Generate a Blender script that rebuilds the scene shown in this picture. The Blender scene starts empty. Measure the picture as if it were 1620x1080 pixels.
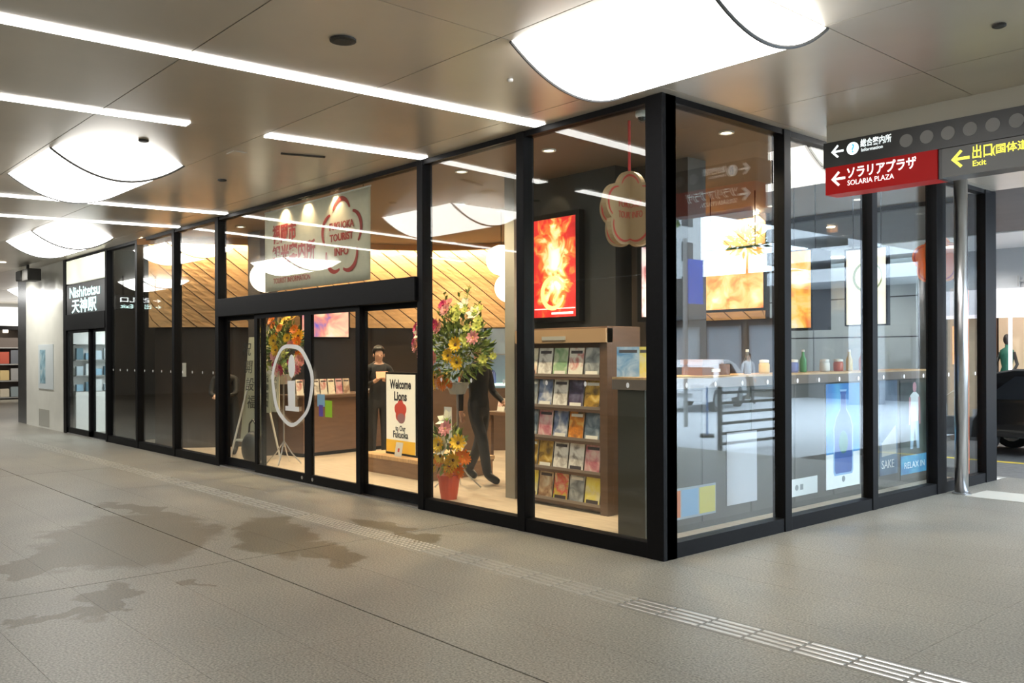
import bpy, bmesh, math, random
from mathutils import Vector, Matrix
random.seed(7)
R = math.radians
scene = bpy.context.scene
col = scene.collection

# ------------------------------------------------------------------ camera, world, light, exposure
cam_d = bpy.data.cameras.new('camera')
cam_d.sensor_width = 36.0
cam_d.lens = 36.0 * 1418.0 / 1620.0
cam_d.shift_y = 21.0 / 1620.0
cam_d.clip_start = 0.05
cam_d.clip_end = 400
cam = bpy.data.objects.new('camera', cam_d)
col.objects.link(cam)
cam.matrix_world = (Matrix.Translation((4.412, -5.472, 1.6)) @ Matrix.Rotation(R(48.42), 4, 'Z')
                    @ Matrix.Rotation(R(90), 4, 'X') @ Matrix.Rotation(R(-0.22), 4, 'Z'))
scene.camera = cam

world = bpy.data.worlds.new('overcast_sky')
scene.world = world
world.use_nodes = True
bg = world.node_tree.nodes['Background']
bg.inputs['Color'].default_value = (0.72, 0.86, 1.0, 1)
bg.inputs['Strength'].default_value = 12.0

scene.view_settings.view_transform = 'Standard'
scene.view_settings.look = 'None'
scene.view_settings.gamma = 1.0
scene.view_settings.use_curve_mapping = False
scene.view_settings.exposure = 0.15
scene.cycles.transparent_max_bounces = 16
scene.cycles.max_bounces = 6
scene.cycles.adaptive_threshold = 0.02
scene.cycles.diffuse_bounces = 3
scene.cycles.glossy_bounces = 3
scene.cycles.transmission_bounces = 2

BARREL_L = 8.0      # luminance of the vaulted ceiling luminaires
STRIP_L = 8.0       # luminance of the linear ceiling luminaires
SPOT_W = 150.0      # shop downlights, watt
WARM = (1.0, 0.76, 0.47)
CH = 3.62           # concourse ceiling height
SH = 3.60           # shop ceiling height

# ------------------------------------------------------------------ materials
MATS = {}
def nodes_of(m):
    m.use_nodes = True
    return m.node_tree, m.node_tree.nodes['Principled BSDF']

def mat(name, c, rough=0.5, metal=0.0, emit=None, es=0.0, noise=0.0, nscale=8.0, bump=0.0, spec=0.5, coat=0.0, stretch=None):
    if name in MATS:
        return MATS[name]
    m = bpy.data.materials.new(name)
    nt, b = nodes_of(m)
    b.inputs['Base Color'].default_value = (*c, 1)
    b.inputs['Roughness'].default_value = rough
    b.inputs['Metallic'].default_value = metal
    b.inputs['Specular IOR Level'].default_value = spec
    b.inputs['Coat Weight'].default_value = coat
    if emit is not None:
        b.inputs['Emission Color'].default_value = (*emit, 1)
        b.inputs['Emission Strength'].default_value = es
    if noise > 0 or bump > 0:
        tc = nt.nodes.new('ShaderNodeTexCoord')
        n = nt.nodes.new('ShaderNodeTexNoise')
        n.inputs['Scale'].default_value = nscale
        n.inputs['Detail'].default_value = 4
        src = tc.outputs['Object']
        if stretch:
            mp = nt.nodes.new('ShaderNodeMapping')
            mp.inputs['Scale'].default_value = stretch
            nt.links.new(src, mp.inputs['Vector'])
            src = mp.outputs['Vector']
        nt.links.new(src, n.inputs['Vector'])
        if noise > 0:
            r = nt.nodes.new('ShaderNodeValToRGB')
            r.color_ramp.elements[0].position = 0.3
            r.color_ramp.elements[1].position = 0.7
            r.color_ramp.elements[0].color = (*[max(0, v * (1 - noise)) for v in c], 1)
            r.color_ramp.elements[1].color = (*[min(1, v * (1 + noise)) for v in c], 1)
            nt.links.new(n.outputs['Fac'], r.inputs['Fac'])
            nt.links.new(r.outputs['Color'], b.inputs['Base Color'])
        if bump > 0:
            bp = nt.nodes.new('ShaderNodeBump')
            bp.inputs['Strength'].default_value = bump
            bp.inputs['Distance'].default_value = 0.01
            nt.links.new(n.outputs['Fac'], bp.inputs['Height'])
            nt.links.new(bp.outputs['Normal'], b.inputs['Normal'])
    MATS[name] = m
    return m

def print_mat(name, cols, scale=5.0, es=0.0, detail=3.0, dist=0.6, rough=0.35, seed=0.0, stretch=(1, 1, 1)):
    """flat print: patches of ink, optionally backlit"""
    if name in MATS:
        return MATS[name]
    m = bpy.data.materials.new(name)
    nt, b = nodes_of(m)
    tc = nt.nodes.new('ShaderNodeTexCoord')
    mp = nt.nodes.new('ShaderNodeMapping')
    mp.inputs['Location'].default_value = (seed * 3.7, seed * 1.9, seed * 2.3)
    mp.inputs['Scale'].default_value = stretch
    n = nt.nodes.new('ShaderNodeTexNoise')
    n.inputs['Scale'].default_value = scale
    n.inputs['Detail'].default_value = detail
    n.inputs['Distortion'].default_value = dist
    r = nt.nodes.new('ShaderNodeValToRGB')
    els = r.color_ramp.elements
    k = len(cols)
    for i, c in enumerate(cols):
        pos = 0.28 + 0.44 * i / max(1, k - 1)
        if i < 2:
            e = els[i]; e.position = pos
        else:
            e = els.new(pos)
        e.color = (*c, 1)
    nt.links.new(tc.outputs['Object'], mp.inputs['Vector'])
    nt.links.new(mp.outputs['Vector'], n.inputs['Vector'])
    nt.links.new(n.outputs['Fac'], r.inputs['Fac'])
    nt.links.new(r.outputs['Color'], b.inputs['Base Color'])
    b.inputs['Roughness'].default_value = rough
    if es > 0:
        nt.links.new(r.outputs['Color'], b.inputs['Emission Color'])
        b.inputs['Emission Strength'].default_value = es
    MATS[name] = m
    return m

def glass_mat(name='pane_glass', tint=(0.96, 0.985, 0.975), f0=0.06):
    """clear glass sheet: transmits straight through, reflects by the angle of incidence (Schlick)"""
    if name in MATS:
        return MATS[name]
    m = bpy.data.materials.new(name)
    m.use_nodes = True
    nt = m.node_tree
    nt.nodes.remove(nt.nodes['Principled BSDF'])
    out = nt.nodes['Material Output']
    lw = nt.nodes.new('ShaderNodeLayerWeight'); lw.inputs['Blend'].default_value = 0.5
    pw = nt.nodes.new('ShaderNodeMath'); pw.operation = 'POWER'; pw.inputs[1].default_value = 5.0
    ma = nt.nodes.new('ShaderNodeMath'); ma.operation = 'MULTIPLY_ADD'
    ma.inputs[1].default_value = 1 - f0; ma.inputs[2].default_value = f0
    tr = nt.nodes.new('ShaderNodeBsdfTransparent'); tr.inputs['Color'].default_value = (*tint, 1)
    gl = nt.nodes.new('ShaderNodeBsdfGlossy'); gl.inputs['Roughness'].default_value = 0.0
    mx = nt.nodes.new('ShaderNodeMixShader')
    nt.links.new(lw.outputs['Facing'], pw.inputs[0])
    nt.links.new(pw.outputs[0], ma.inputs[0])
    nt.links.new(ma.outputs[0], mx.inputs['Fac'])
    nt.links.new(tr.outputs[0], mx.inputs[1])
    nt.links.new(gl.outputs[0], mx.inputs[2])
    nt.links.new(mx.outputs[0], out.inputs['Surface'])
    MATS[name] = m
    return m

def paving_mat():
    """speckled granite paving with old water stains that have outlines of their own"""
    m = bpy.data.materials.new('granite_paving')
    nt, b = nodes_of(m)
    N, L = nt.nodes.new, nt.links.new
    geo = N('ShaderNodeNewGeometry')
    fine = N('ShaderNodeTexNoise'); fine.inputs['Scale'].default_value = 75; fine.inputs['Detail'].default_value = 3
    L(geo.outputs['Position'], fine.inputs['Vector'])
    r1 = N('ShaderNodeValToRGB')
    r1.color_ramp.elements[0].position = 0.32; r1.color_ramp.elements[0].color = (0.112, 0.106, 0.088, 1)
    r1.color_ramp.elements[1].position = 0.66; r1.color_ramp.elements[1].color = (0.325, 0.307, 0.260, 1)
    L(fine.outputs['Fac'], r1.inputs['Fac'])
    big = N('ShaderNodeTexNoise'); big.inputs['Scale'].default_value = 0.9; big.inputs['Detail'].default_value = 5
    L(geo.outputs['Position'], big.inputs['Vector'])
    r2 = N('ShaderNodeValToRGB')
    r2.color_ramp.elements[0].position = 0.3; r2.color_ramp.elements[0].color = (0.84, 0.84, 0.84, 1)
    r2.color_ramp.elements[1].position = 0.7; r2.color_ramp.elements[1].color = (1.06, 1.05, 1.03, 1)
    L(big.outputs['Fac'], r2.inputs['Fac'])
    mul = N('ShaderNodeMixRGB'); mul.blend_type = 'MULTIPLY'; mul.inputs['Fac'].default_value = 1
    L(r1.outputs['Color'], mul.inputs[1]); L(r2.outputs['Color'], mul.inputs[2])
    # stain outlines
    wob = N('ShaderNodeTexNoise'); wob.inputs['Scale'].default_value = 2.6; wob.inputs['Detail'].default_value = 5
    L(geo.outputs['Position'], wob.inputs['Vector'])
    sub = N('ShaderNodeVectorMath'); sub.operation = 'SUBTRACT'; sub.inputs[1].default_value = (0.5, 0.5, 0.5)
    L(wob.outputs['Color'], sub.inputs[0])
    sc = N('ShaderNodeVectorMath'); sc.operation = 'SCALE'; sc.inputs['Scale'].default_value = 0.85
    L(sub.outputs[0], sc.inputs[0])
    add = N('ShaderNodeVectorMath'); add.operation = 'ADD'
    L(geo.outputs['Position'], add.inputs[0]); L(sc.outputs[0], add.inputs[1])
    flat = N('ShaderNodeVectorMath'); flat.operation = 'MULTIPLY'; flat.inputs[1].default_value = (1, 1, 0)
    L(add.outputs[0], flat.inputs[0])
    prev = None
    for cx, cy, rx, ry, rot in ((-3.75, -2.75, 1.25, 0.72, -20), (-3.0, -1.75, 1.0, 0.34, -20), (-2.0, -1.72, 0.55, 0.18, -15),
                                (-5.2, -2.2, 0.8, 0.14, 12), (-1.75, -3.62, 0.42, 0.16, -25), (-1.6, -3.98, 0.09, 0.3, 10),
                                (-2.5, -0.80, 0.75, 0.13, -4), (-3.2, -3.6, 0.55, 0.22, -35), (-1.83, -2.9, 0.14, 0.07, 0)):
        mp = N('ShaderNodeMapping'); mp.vector_type = 'TEXTURE'
        mp.inputs['Location'].default_value = (cx, cy, 0)
        mp.inputs['Rotation'].default_value = (0, 0, R(rot))
        mp.inputs['Scale'].default_value = (rx, ry, 1)
        L(flat.outputs[0], mp.inputs['Vector'])
        ln = N('ShaderNodeVectorMath'); ln.operation = 'LENGTH'
        L(mp.outputs['Vector'], ln.inputs[0])
        mr = N('ShaderNodeMapRange'); mr.inputs['From Min'].default_value = 1.06; mr.inputs['From Max'].default_value = 0.92
        L(ln.outputs['Value'], mr.inputs['Value'])
        if prev is None:
            prev = mr.outputs[0]
        else:
            mxn = N('ShaderNodeMath'); mxn.operation = 'MAXIMUM'
            L(prev, mxn.inputs[0]); L(mr.outputs[0], mxn.inputs[1]); prev = mxn.outputs[0]
    st = N('ShaderNodeMixRGB'); st.blend_type = 'MULTIPLY'
    st.inputs[2].default_value = (0.56, 0.51, 0.42, 1)
    L(prev, st.inputs['Fac']); L(mul.outputs[0], st.inputs[1])
    L(st.outputs[0], b.inputs['Base Color'])
    b.inputs['Roughness'].default_value = 0.42
    b.inputs['Specular IOR Level'].default_value = 0.45
    bp = N('ShaderNodeBump'); bp.inputs['Strength'].default_value = 0.08; bp.inputs['Distance'].default_value = 0.002
    L(fine.outputs['Fac'], bp.inputs['Height']); L(bp.outputs['Normal'], b.inputs['Normal'])
    MATS['granite_paving'] = m
    return m

PAVE = paving_mat()
GLASS = glass_mat()
BLACK = mat('black_aluminium', (0.0042, 0.0042, 0.005), 0.5, 0.0, spec=0.14, noise=0.15, nscale=30)
CEIL = mat('satin_metal_ceiling', (0.56, 0.515, 0.44), 0.30, 0.28, noise=0.06, nscale=1.2)
DARK = mat('dark_recess', (0.02, 0.019, 0.018), 0.8)
WOODW = mat('warm_wood', (0.60, 0.36, 0.165), 0.5, noise=0.16, nscale=3, stretch=(1, 1, 9))
WOODT = mat('oak_top', (0.60, 0.38, 0.19), 0.45, noise=0.2, nscale=4, stretch=(8, 1, 1))
BROWN = mat('brown_laminate', (0.12, 0.07, 0.045), 0.5, noise=0.15, nscale=3, stretch=(1, 1, 8))
DBROWN = mat('dark_brown_panel', (0.045, 0.034, 0.028), 0.5, noise=0.2, nscale=2)
SHOPCEIL = mat('brown_shop_ceiling', (0.14, 0.10, 0.075), 0.6, noise=0.05, nscale=1)
SHOPFLOOR = mat('beige_shop_floor', (0.52, 0.43, 0.33), 0.4, noise=0.12, nscale=3, stretch=(1, 6, 1))
LAMP = mat('white_diffuser', (0.9, 0.9, 0.9), 0.6, emit=(1.0, 0.985, 0.95), es=BARREL_L)
STRIPM = mat('strip_diffuser', (0.9, 0.9, 0.9), 0.6, emit=(1.0, 0.98, 0.95), es=STRIP_L)
STEEL = mat('brushed_steel', (0.55, 0.55, 0.56), 0.28, 1.0, noise=0.1, nscale=40, stretch=(1, 1, 0.1))
WHITE = mat('white_paint', (0.8, 0.8, 0.78), 0.45)
DOTW = mat('white_film', (0.85, 0.85, 0.84), 0.6)
GREY = mat('grey_paint', (0.30, 0.30, 0.29), 0.5)
WARMLED = mat('warm_led', (1, 0.9, 0.7), 0.5, emit=(1.0, 0.80, 0.52), es=120.0)
DLITE = mat('downlight_lens', (1, 0.95, 0.85), 0.5, emit=(1.0, 0.86, 0.65), es=5.0)
GLOBE = mat('opal_globe', (0.95, 0.92, 0.85), 0.4, emit=(1.0, 0.86, 0.64), es=3.2)

# ------------------------------------------------------------------ mesh helpers
class MB:
    def __init__(s):
        s.v = []; s.f = []; s.mi = []; s.m = 0
    def add(s, vs, fs):
        o = len(s.v)
        s.v += [tuple(p) for p in vs]
        for f in fs:
            s.f.append(tuple(i + o for i in f)); s.mi.append(s.m)
        return s
    def box(s, x0, y0, z0, x1, y1, z1):
        vs = [(x, y, z) for z in (z0, z1) for y in (y0, y1) for x in (x0, x1)]
        return s.add(vs, [(0, 2, 3, 1), (4, 5, 7, 6), (0, 1, 5, 4), (2, 6, 7, 3), (0, 4, 6, 2), (1, 3, 7, 5)])
    def cbox(s, c, sz):
        return s.box(c[0] - sz[0] / 2, c[1] - sz[1] / 2, c[2] - sz[2] / 2, c[0] + sz[0] / 2, c[1] + sz[1] / 2, c[2] + sz[2] / 2)
    def tube(s, pts, rad, n=8, caps=True):
        pts = [Vector(p) for p in pts]
        rads = rad if isinstance(rad, (list, tuple)) else [rad] * len(pts)
        rings = []
        up = None
        for i, p in enumerate(pts):
            a = pts[max(0, i - 1)]; b = pts[min(len(pts) - 1, i + 1)]
            t = (b - a).normalized()
            if up is None:
                up = Vector((0, 0, 1)) if abs(t.z) < 0.9 else Vector((1, 0, 0))
            u = t.cross(up).normalized(); w = u.cross(t).normalized(); up = w
            rings.append([p + (u * math.cos(2 * math.pi * k / n) + w * math.sin(2 * math.pi * k / n)) * rads[i] for k in range(n)])
        vs = [q for r in rings for q in r]
        fs = []
        for i in range(len(pts) - 1):
            for k in range(n):
                a = i * n + k; b = i * n + (k + 1) % n
                fs.append((a, b, b + n, a + n))
        if caps:
            fs.append(tuple(range(n - 1, -1, -1)))
            fs.append(tuple(range((len(pts) - 1) * n, len(pts) * n)))
        return s.add(vs, fs)
    def lathe(s, prof, n=16, c=(0, 0, 0)):
        vs = [(c[0] + r * math.cos(2 * math.pi * k / n), c[1] + r * math.sin(2 * math.pi * k / n), c[2] + z) for r, z in prof for k in range(n)]
        fs = []
        for i in range(len(prof) - 1):
            for k in range(n):
                a = i * n + k; b = i * n + (k + 1) % n
                fs.append((a, b, b + n, a + n))
        fs.append(tuple(range(n - 1, -1, -1)))
        fs.append(tuple(range((len(prof) - 1) * n, len(prof) * n)))
        return s.add(vs, fs)
    def ball(s, c, r, n=12, m=8):
        rx, ry, rz = r if isinstance(r, (tuple, list)) else (r, r, r)
        vs = []
        for i in range(m + 1):
            th = math.pi * i / m
            for k in range(n):
                ph = 2 * math.pi * k / n
                vs.append((c[0] + rx * math.sin(th) * math.cos(ph), c[1] + ry * math.sin(th) * math.sin(ph), c[2] - rz * math.cos(th)))
        fs = []
        for i in range(m):
            for k in range(n):
                a = i * n + k; b = i * n + (k + 1) % n
                fs.append((a, b, b + n, a + n))
        return s.add(vs, fs)
    def prism(s, pts, t, plane='xz', off=0.0):
        """polygon pts (CCW seen from the front) extruded backwards by t; xz: front faces -y at y=off; yz: front faces +x at x=off; xy: faces +z"""
        n = len(pts)
        if plane == 'xz':
            A = [(a, off, b) for a, b in pts]; B = [(a, off + t, b) for a, b in pts]
        elif plane == 'yz':
            A = [(off, a, b) for a, b in pts]; B = [(off - t, a, b) for a, b in pts]
        else:
            A = [(a, b, off) for a, b in pts]; B = [(a, b, off - t) for a, b in pts]
        fs = [tuple(range(n)), tuple(range(2 * n - 1, n - 1, -1))]
        for k in range(n):
            fs.append((k, k + n, (k + 1) % n + n, (k + 1) % n))
        return s.add(A + B, fs)
    def mesh(s, name, mats, smooth=False):
        me = bpy.data.meshes.new(name)
        me.from_pydata(s.v, [], s.f)
        for m in (mats if isinstance(mats, (list, tuple)) else [mats]):
            me.materials.append(m)
        if any(s.mi):
            me.polygons.foreach_set('material_index', s.mi)
        if smooth:
            me.polygons.foreach_set('use_smooth', [True] * len(me.polygons))
        me.update()
        return me
    def build(s, name, mats, parent=None, loc=None, rot=None, smooth=False, bevel=0.0):
        o = bpy.data.objects.new(name, s.mesh(name, mats, smooth))
        col.objects.link(o)
        o.parent = parent
        if loc is not None: o.location = loc
        if rot is not None: o.rotation_euler = rot
        if bevel > 0:
            bm = o.modifiers.new('bevel', 'BEVEL'); bm.width = bevel; bm.segments = 2; bm.limit_method = 'ANGLE'
        return o

def inst(name, me, parent=None, loc=(0, 0, 0), rot=(0, 0, 0), scale=(1, 1, 1)):
    o = bpy.data.objects.new(name, me)
    col.objects.link(o)
    o.parent = parent; o.location = loc; o.rotation_euler = rot; o.scale = scale
    return o

def tag(o, label=None, cat=None, group=None, kind=None):
    if label: o['label'] = label
    if cat: o['category'] = cat
    if group: o['group'] = group
    if kind: o['kind'] = kind
    return o

def thing(name, label, cat, loc=(0, 0, 0), rotz=0.0, group=None, kind=None):
    o = bpy.data.objects.new(name, None)
    o.empty_display_size = 0.1
    col.objects.link(o)
    o.location = loc; o.rotation_euler = (0, 0, R(rotz))
    return tag(o, label, cat, group, kind)

def copy_tree(o, parent=None):
    c = o.copy(); col.objects.link(c); c.parent = parent
    for ch in list(o.children):
        copy_tree(ch, c)
    return c

TEXTS = []
FACE = {'-y': (R(90), 0, 0), '+x': (R(90), 0, R(90)), 'up': (0, 0, 0)}
def text(s, size, m, parent, loc, face='-y', align='LEFT', bold=0.0, name='lettering', width=None, depth=0.001):
    cu = bpy.data.curves.new('lettering', 'FONT')
    cu.body = s; cu.size = size; cu.align_x = align; cu.extrude = depth; cu.offset = bold * size
    cu.resolution_u = 3
    o = bpy.data.objects.new(name, cu)
    col.objects.link(o)
    TEXTS.append((o, name, m, parent, loc, FACE[face] if isinstance(face, str) else face, align, width))

def flush_texts():
    bpy.context.view_layer.update()
    dg = bpy.context.evaluated_depsgraph_get()
    done = []
    for o, name, m, parent, loc, rot, align, width in TEXTS:
        me = bpy.data.meshes.new_from_object(o.evaluated_get(dg))
        done.append((o, me, name, m, parent, loc, rot, width))
    for o, me, name, m, parent, loc, rot, width in done:
        cu = o.data
        bpy.data.objects.remove(o); bpy.data.curves.remove(cu)
        me.materials.clear(); me.materials.append(m)
        n = inst(name, me, parent, loc, rot)
        if width:
            xs = [v.co.x for v in me.vertices]
            w = max(xs) - min(xs)
            if w > 0: n.scale = (width / w, 1, 1)
    TEXTS.clear()

def spot(name, loc, target, watt, angle=110, blend=0.8, colr=WARM, size=0.04, parent=None):
    l = bpy.data.lights.new(name, 'SPOT')
    l.energy = watt; l.color = colr; l.spot_size = R(angle); l.spot_blend = blend; l.shadow_soft_size = size
    o = bpy.data.objects.new(name, l)
    col.objects.link(o)
    o.location = loc
    dv = Vector(target) - Vector(loc)
    o.rotation_euler = dv.to_track_quat('-Z', 'Y').to_euler()
    return o

# ================================================================== SETTING: concourse floor
floor = MB().box(-34, -12, -0.10, 10, 0.0, -0.008).box(0.0, 0.0, -0.10, 10, 6.95, -0.008).build('floor', mat('floor_bedding', (0.12, 0.11, 0.095), 0.8))
tag(floor, 'grey speckled granite paving of the covered concourse', 'floor', kind='structure')
rest = MB()
rest.box(-34, -12, -0.008, -20.404, 0, 0).box(-20.4, -12, -0.008, 10, -6.047, 0).box(9.075, -6.043, -0.008, 10, 6.95, 0)
rest.build('paving', PAVE, floor)
PX, PY = 2.2667, 0.6
xs = [-2.27 + PX * k for k in range(-8, 6)]
def slab(x0, x1, y0, y1):
    g = 0.0009
    a = 0.005 if abs(x0 + 2.27) < .01 or abs(x0 + 9.07) < .01 else g
    b = 0.005 if abs(x1 + 2.27) < .01 or abs(x1 + 9.07) < .01 else g
    c = 0.006 if abs(y0 + 2.445) < .01 else g
    d = 0.006 if abs(y1 + 2.445) < .01 else g
    MB().box(x0 + a, y0 + c, -0.008, x1 - b, y1 - d, 0.0).build('slab', PAVE, floor)
for k in range(10):
    y0 = -6.045 + PY * k
    y1 = y0 + PY if k < 9 else 0.0
    if k == 9: y0 = -0.645
    for i in range(len(xs) - 1):
        slab(xs[i], xs[i + 1], y0, y1)
for k in range(12):
    y0 = PY * k if k else 0.0
    y1 = min(6.95, y0 + PY)
    for i in range(9, 13):
        slab(max(0.0, xs[i]), xs[i + 1], y0, y1)

# guiding strip of bars set in the paving
strip = thing('tactile_strip', 'narrow strip of raised steel guide bars let into the grey paving', 'tactile paving', (0, 0, 0))
bar = MB()
L_, w_ = 0.285, 0.030
prof = [(-w_ / 2, 0), (w_ / 2, 0), (w_ / 2 - .006, .005), (-w_ / 2 + .006, .005)]
bar.add([(x, y, z) for x in (-L_ / 2, L_ / 2) for y, z in prof], [(0, 1, 2, 3), (7, 6, 5, 4), (0, 4, 5, 1), (1, 5, 6, 2), (2, 6, 7, 3), (3, 7, 4, 0)])
BARM = bar.mesh('bar', mat('worn_steel', (0.62, 0.61, 0.58), 0.30, 0.85, noise=0.25, nscale=6))
BARS = bar.mesh('bar', mat('stone_bar', (0.30, 0.285, 0.245), 0.45, noise=0.3, nscale=7))
stud = MB().lathe([(0.013, 0), (0.012, 0.003), (0.008, 0.005)], 8)
STUDM = stud.mesh('stud', MATS['worn_steel'])
def strip_y(x): return -1.035 - 0.018 * max(0, 2.3 - x)**0.5
x = 4.4
k = 0
studs = MB()
while x > -15.5:
    yc = strip_y(x)
    if -3.6 < x < -1.55:
        for i in range(6):
            for j in range(5):
                studs.lathe([(0.014, 0), (0.013, 0.003), (0.008, 0.005)], 8, (x - 0.125 + i * 0.05, yc - 0.10 + j * 0.05, 0.0))
    else:
        if x > 0.6: MB().box(x - 0.15, yc - 0.135, 0.0003, x + 0.15, yc + 0.135, 0.001).build('base_plate', mat('tactile_base', (0.16, 0.153, 0.135), 0.5), strip)
        for j in range(4):
            o = inst('bar', BARM if x > 0.6 else BARS, strip, (x, yc - 0.093 + j * 0.062, 0.0))
    x -= 0.306
so = studs.build('warning_studs', mat('worn_stud', (0.45, 0.42, 0.36), 0.4), strip); so['kind'] = 'stuff'

# ================================================================== SETTING: concourse ceiling
ceiling = MB().box(-34, -12, CH + 0.03, 10, 4.6, CH + 0.2).box(-34, 4.6, CH + 0.03, 3.35, 6.45, CH + 0.2).build('ceiling', DARK)
tag(ceiling, 'satin metal panel ceiling of the concourse with fine dark joints', 'ceiling', kind='structure')
cx = [-34, -28, -24, -20, -18.2, -16.6, -14.9, -13.2, -11.5, -9.75, -8.0, -6.68, -5.02, -3.25, -1.48, 0.1, 1.56, 3.35, 5.0, 6.7, 10]
cy = [-12, -9, -7.2, -5.86, -4.49, -3.11, -1.73, -0.35, 1.02, 2.4, 3.75, 4.6, 6.45]
for i in range(len(cx) - 1):
    for j in range(len(cy) - 1):
        if cx[i] >= 3.3 and cy[j] >= 4.5: continue
        if cx[i + 1] <= 0.15 and cy[j] >= 0.9 and cx[i+1] > -16: continue
        vis_x = cx[i] in (0.1, 1.56, 3.35)
        g = 0.004
        gx0 = 0.004 if cx[i] in (0.1, 1.56, 3.35) else 0.0006
        gx1 = 0.004 if cx[i + 1] in (0.1, 1.56, 3.35) else 0.0006
        MB().box(cx[i] + gx0, cy[j] + g, CH, cx[i + 1] - gx1, cy[j + 1] - g, CH + 0.03).build('ceiling_panel', CEIL, ceiling)

MB().box(-0.12, 1.024, CH, 0.096, 6.45, CH + 0.03).build('ceiling_panel', CEIL, ceiling)
# beyond the shop: dark soffit, then a white one over the drive-through road
s2 = MB().box(-34, 6.45, CH + 0.0, 3.35, 10.6, CH + 0.2).build('soffit_dark', mat('dark_soffit', (0.085, 0.08, 0.078), 0.6, noise=0.1, nscale=2))
tag(s2, 'dark soffit over the road lane behind the shop', 'soffit', kind='structure')
s3 = MB().box(-34, 10.6, CH - 0.02, 3.35, 13.2, CH + 0.2).build('soffit_white', WHITE)
tag(s3, 'white soffit in front of the boutique across the lane', 'soffit', kind='structure')

# vaulted luminaires
def barrel(label, x0, x1, y0, y1, sag=0.245):
    t = thing('ceiling_luminaire', label, 'ceiling light', (x0, y0, CH), group='vaulted ceiling lights of the concourse')
    w, c = x1 - x0, y1 - y0
    n = 24
    arc = [(c * k / n, -sag * (1 - ((2 * k / n - 1) ** 2))) for k in range(n + 1)]
    b = MB()
    vs = [(x, y, z) for x in (0, w) for y, z in arc]
    b.add(vs, [(k, k + 1, k + n + 2, k + n + 1) for k in range(n)])
    b.build('diffuser', LAMP, t, smooth=True)
    for xx in (0.0, w):
        e = MB()
        e.add([(xx, y, z) for y, z in arc] + [(xx, 0, 0.0), (xx, c, 0.0)], [tuple(range(n + 1))])
        e.build('end_cap', LAMP, t)
        MB().tube([(xx, y, z) for y, z in arc], 0.012, 6).build('seam', mat('seam_grey', (0.10, 0.10, 0.10), 0.5), t)
    return t
barrel('vaulted white ceiling light above the shop corner post', 0.09, 1.55, -1.64, -0.30)
barrel('vaulted white ceiling light between two strip lights before the entrance', -6.68, -5.02, -3.06, -1.75)
barrel('farthest vaulted white ceiling light, over the pale stone pier', -13.2, -11.5, -1.68, -0.40)
barrel('vaulted white ceiling light over the walkway, seen mirrored in the shop glass', -13.95, -12.4, -4.49, -3.13)
barrel('added vaulted fill light above the camera side of the walkway', 1.6, 3.3, -5.80, -4.52)  # added out of view as fill light for the walkway
barrel('vaulted white ceiling light behind the red hanging sign', 0.10, 1.55, 2.42, 3.73)
barrel('added vaulted fill light on the open side of the walkway', 5.1, 6.6, -3.06, -1.75)  # unseen luminaire added for fill beyond the camera
barrel('vaulted white ceiling light outside the dark steel end of the pier', -20.9, -19.3, -3.95, -2.6)
barrel('added vaulted fill light before the distant shop front', -26.0, -24.3, 1.1, 2.35)  # added to brighten the far end and the pier
barrel('added vaulted fill light at the far end of the walkway', -27.5, -25.8, -3.06, -1.75)  # also added to lift the light at the far end
barrel('added vaulted fill light over the rear of the walkway', -5.0, -3.3, -8.6, -7.24)  # unseen luminaire added for fill behind the camera

def strip_light(label, segs):
    t = thing('strip_light', label, 'ceiling light', (segs[0][0], segs[0][1], CH), group='linear ceiling lights of the concourse')
    ox, oy = segs[0][0], segs[0][1]
    for (xa, ya, xb, yb) in segs:
        dx, dy = xb - xa, yb - ya
        l = math.hypot(dx, dy); nx, ny = -dy / l * 0.07, dx / l * 0.07
        P = [(xa - nx, ya - ny), (xb - nx, yb - ny), (xb + nx, yb + ny), (xa + nx, ya + ny)]
        b = MB()
        b.add([(p[0] - ox, p[1] - oy, z) for z in (-0.010, -0.001) for p in P],
              [(0, 1, 2, 3), (7, 6, 5, 4), (0, 4, 5, 1), (1, 5, 6, 2), (2, 6, 7, 3), (3, 7, 4, 0)])
        b.build('diffuser', STRIPM, t)
def sl(x, y, k): return (x - k * y)
def seg(xa, ya, xb, yb, y0, y1):
    k = (xb - xa) / (yb - ya)
    return (xa + k * (y0 - ya), y0, xa + k * (y1 - ya), y1)
strip_light('long strip light nearest the shop corner', [seg(-1.605, -4.203, -1.316, -0.098, -7.5, -0.05)])
strip_light('strip light with an unlit gap, second from the shop corner', [seg(-3.427, -3.821, -3.054, -0.168, -7.5, -2.40), seg(-3.427, -3.821, -3.054, -0.168, -1.70, -0.05)])
strip_light('third strip light from the shop corner, by the entrance', [seg(-8.189, -2.823, -7.805, -0.125, -6.5, -0.05)])
strip_light('farthest strip light, beyond the entrance', [seg(-9.989, -2.445, -9.561, -0.175, -6.5, -0.05)])

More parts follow.
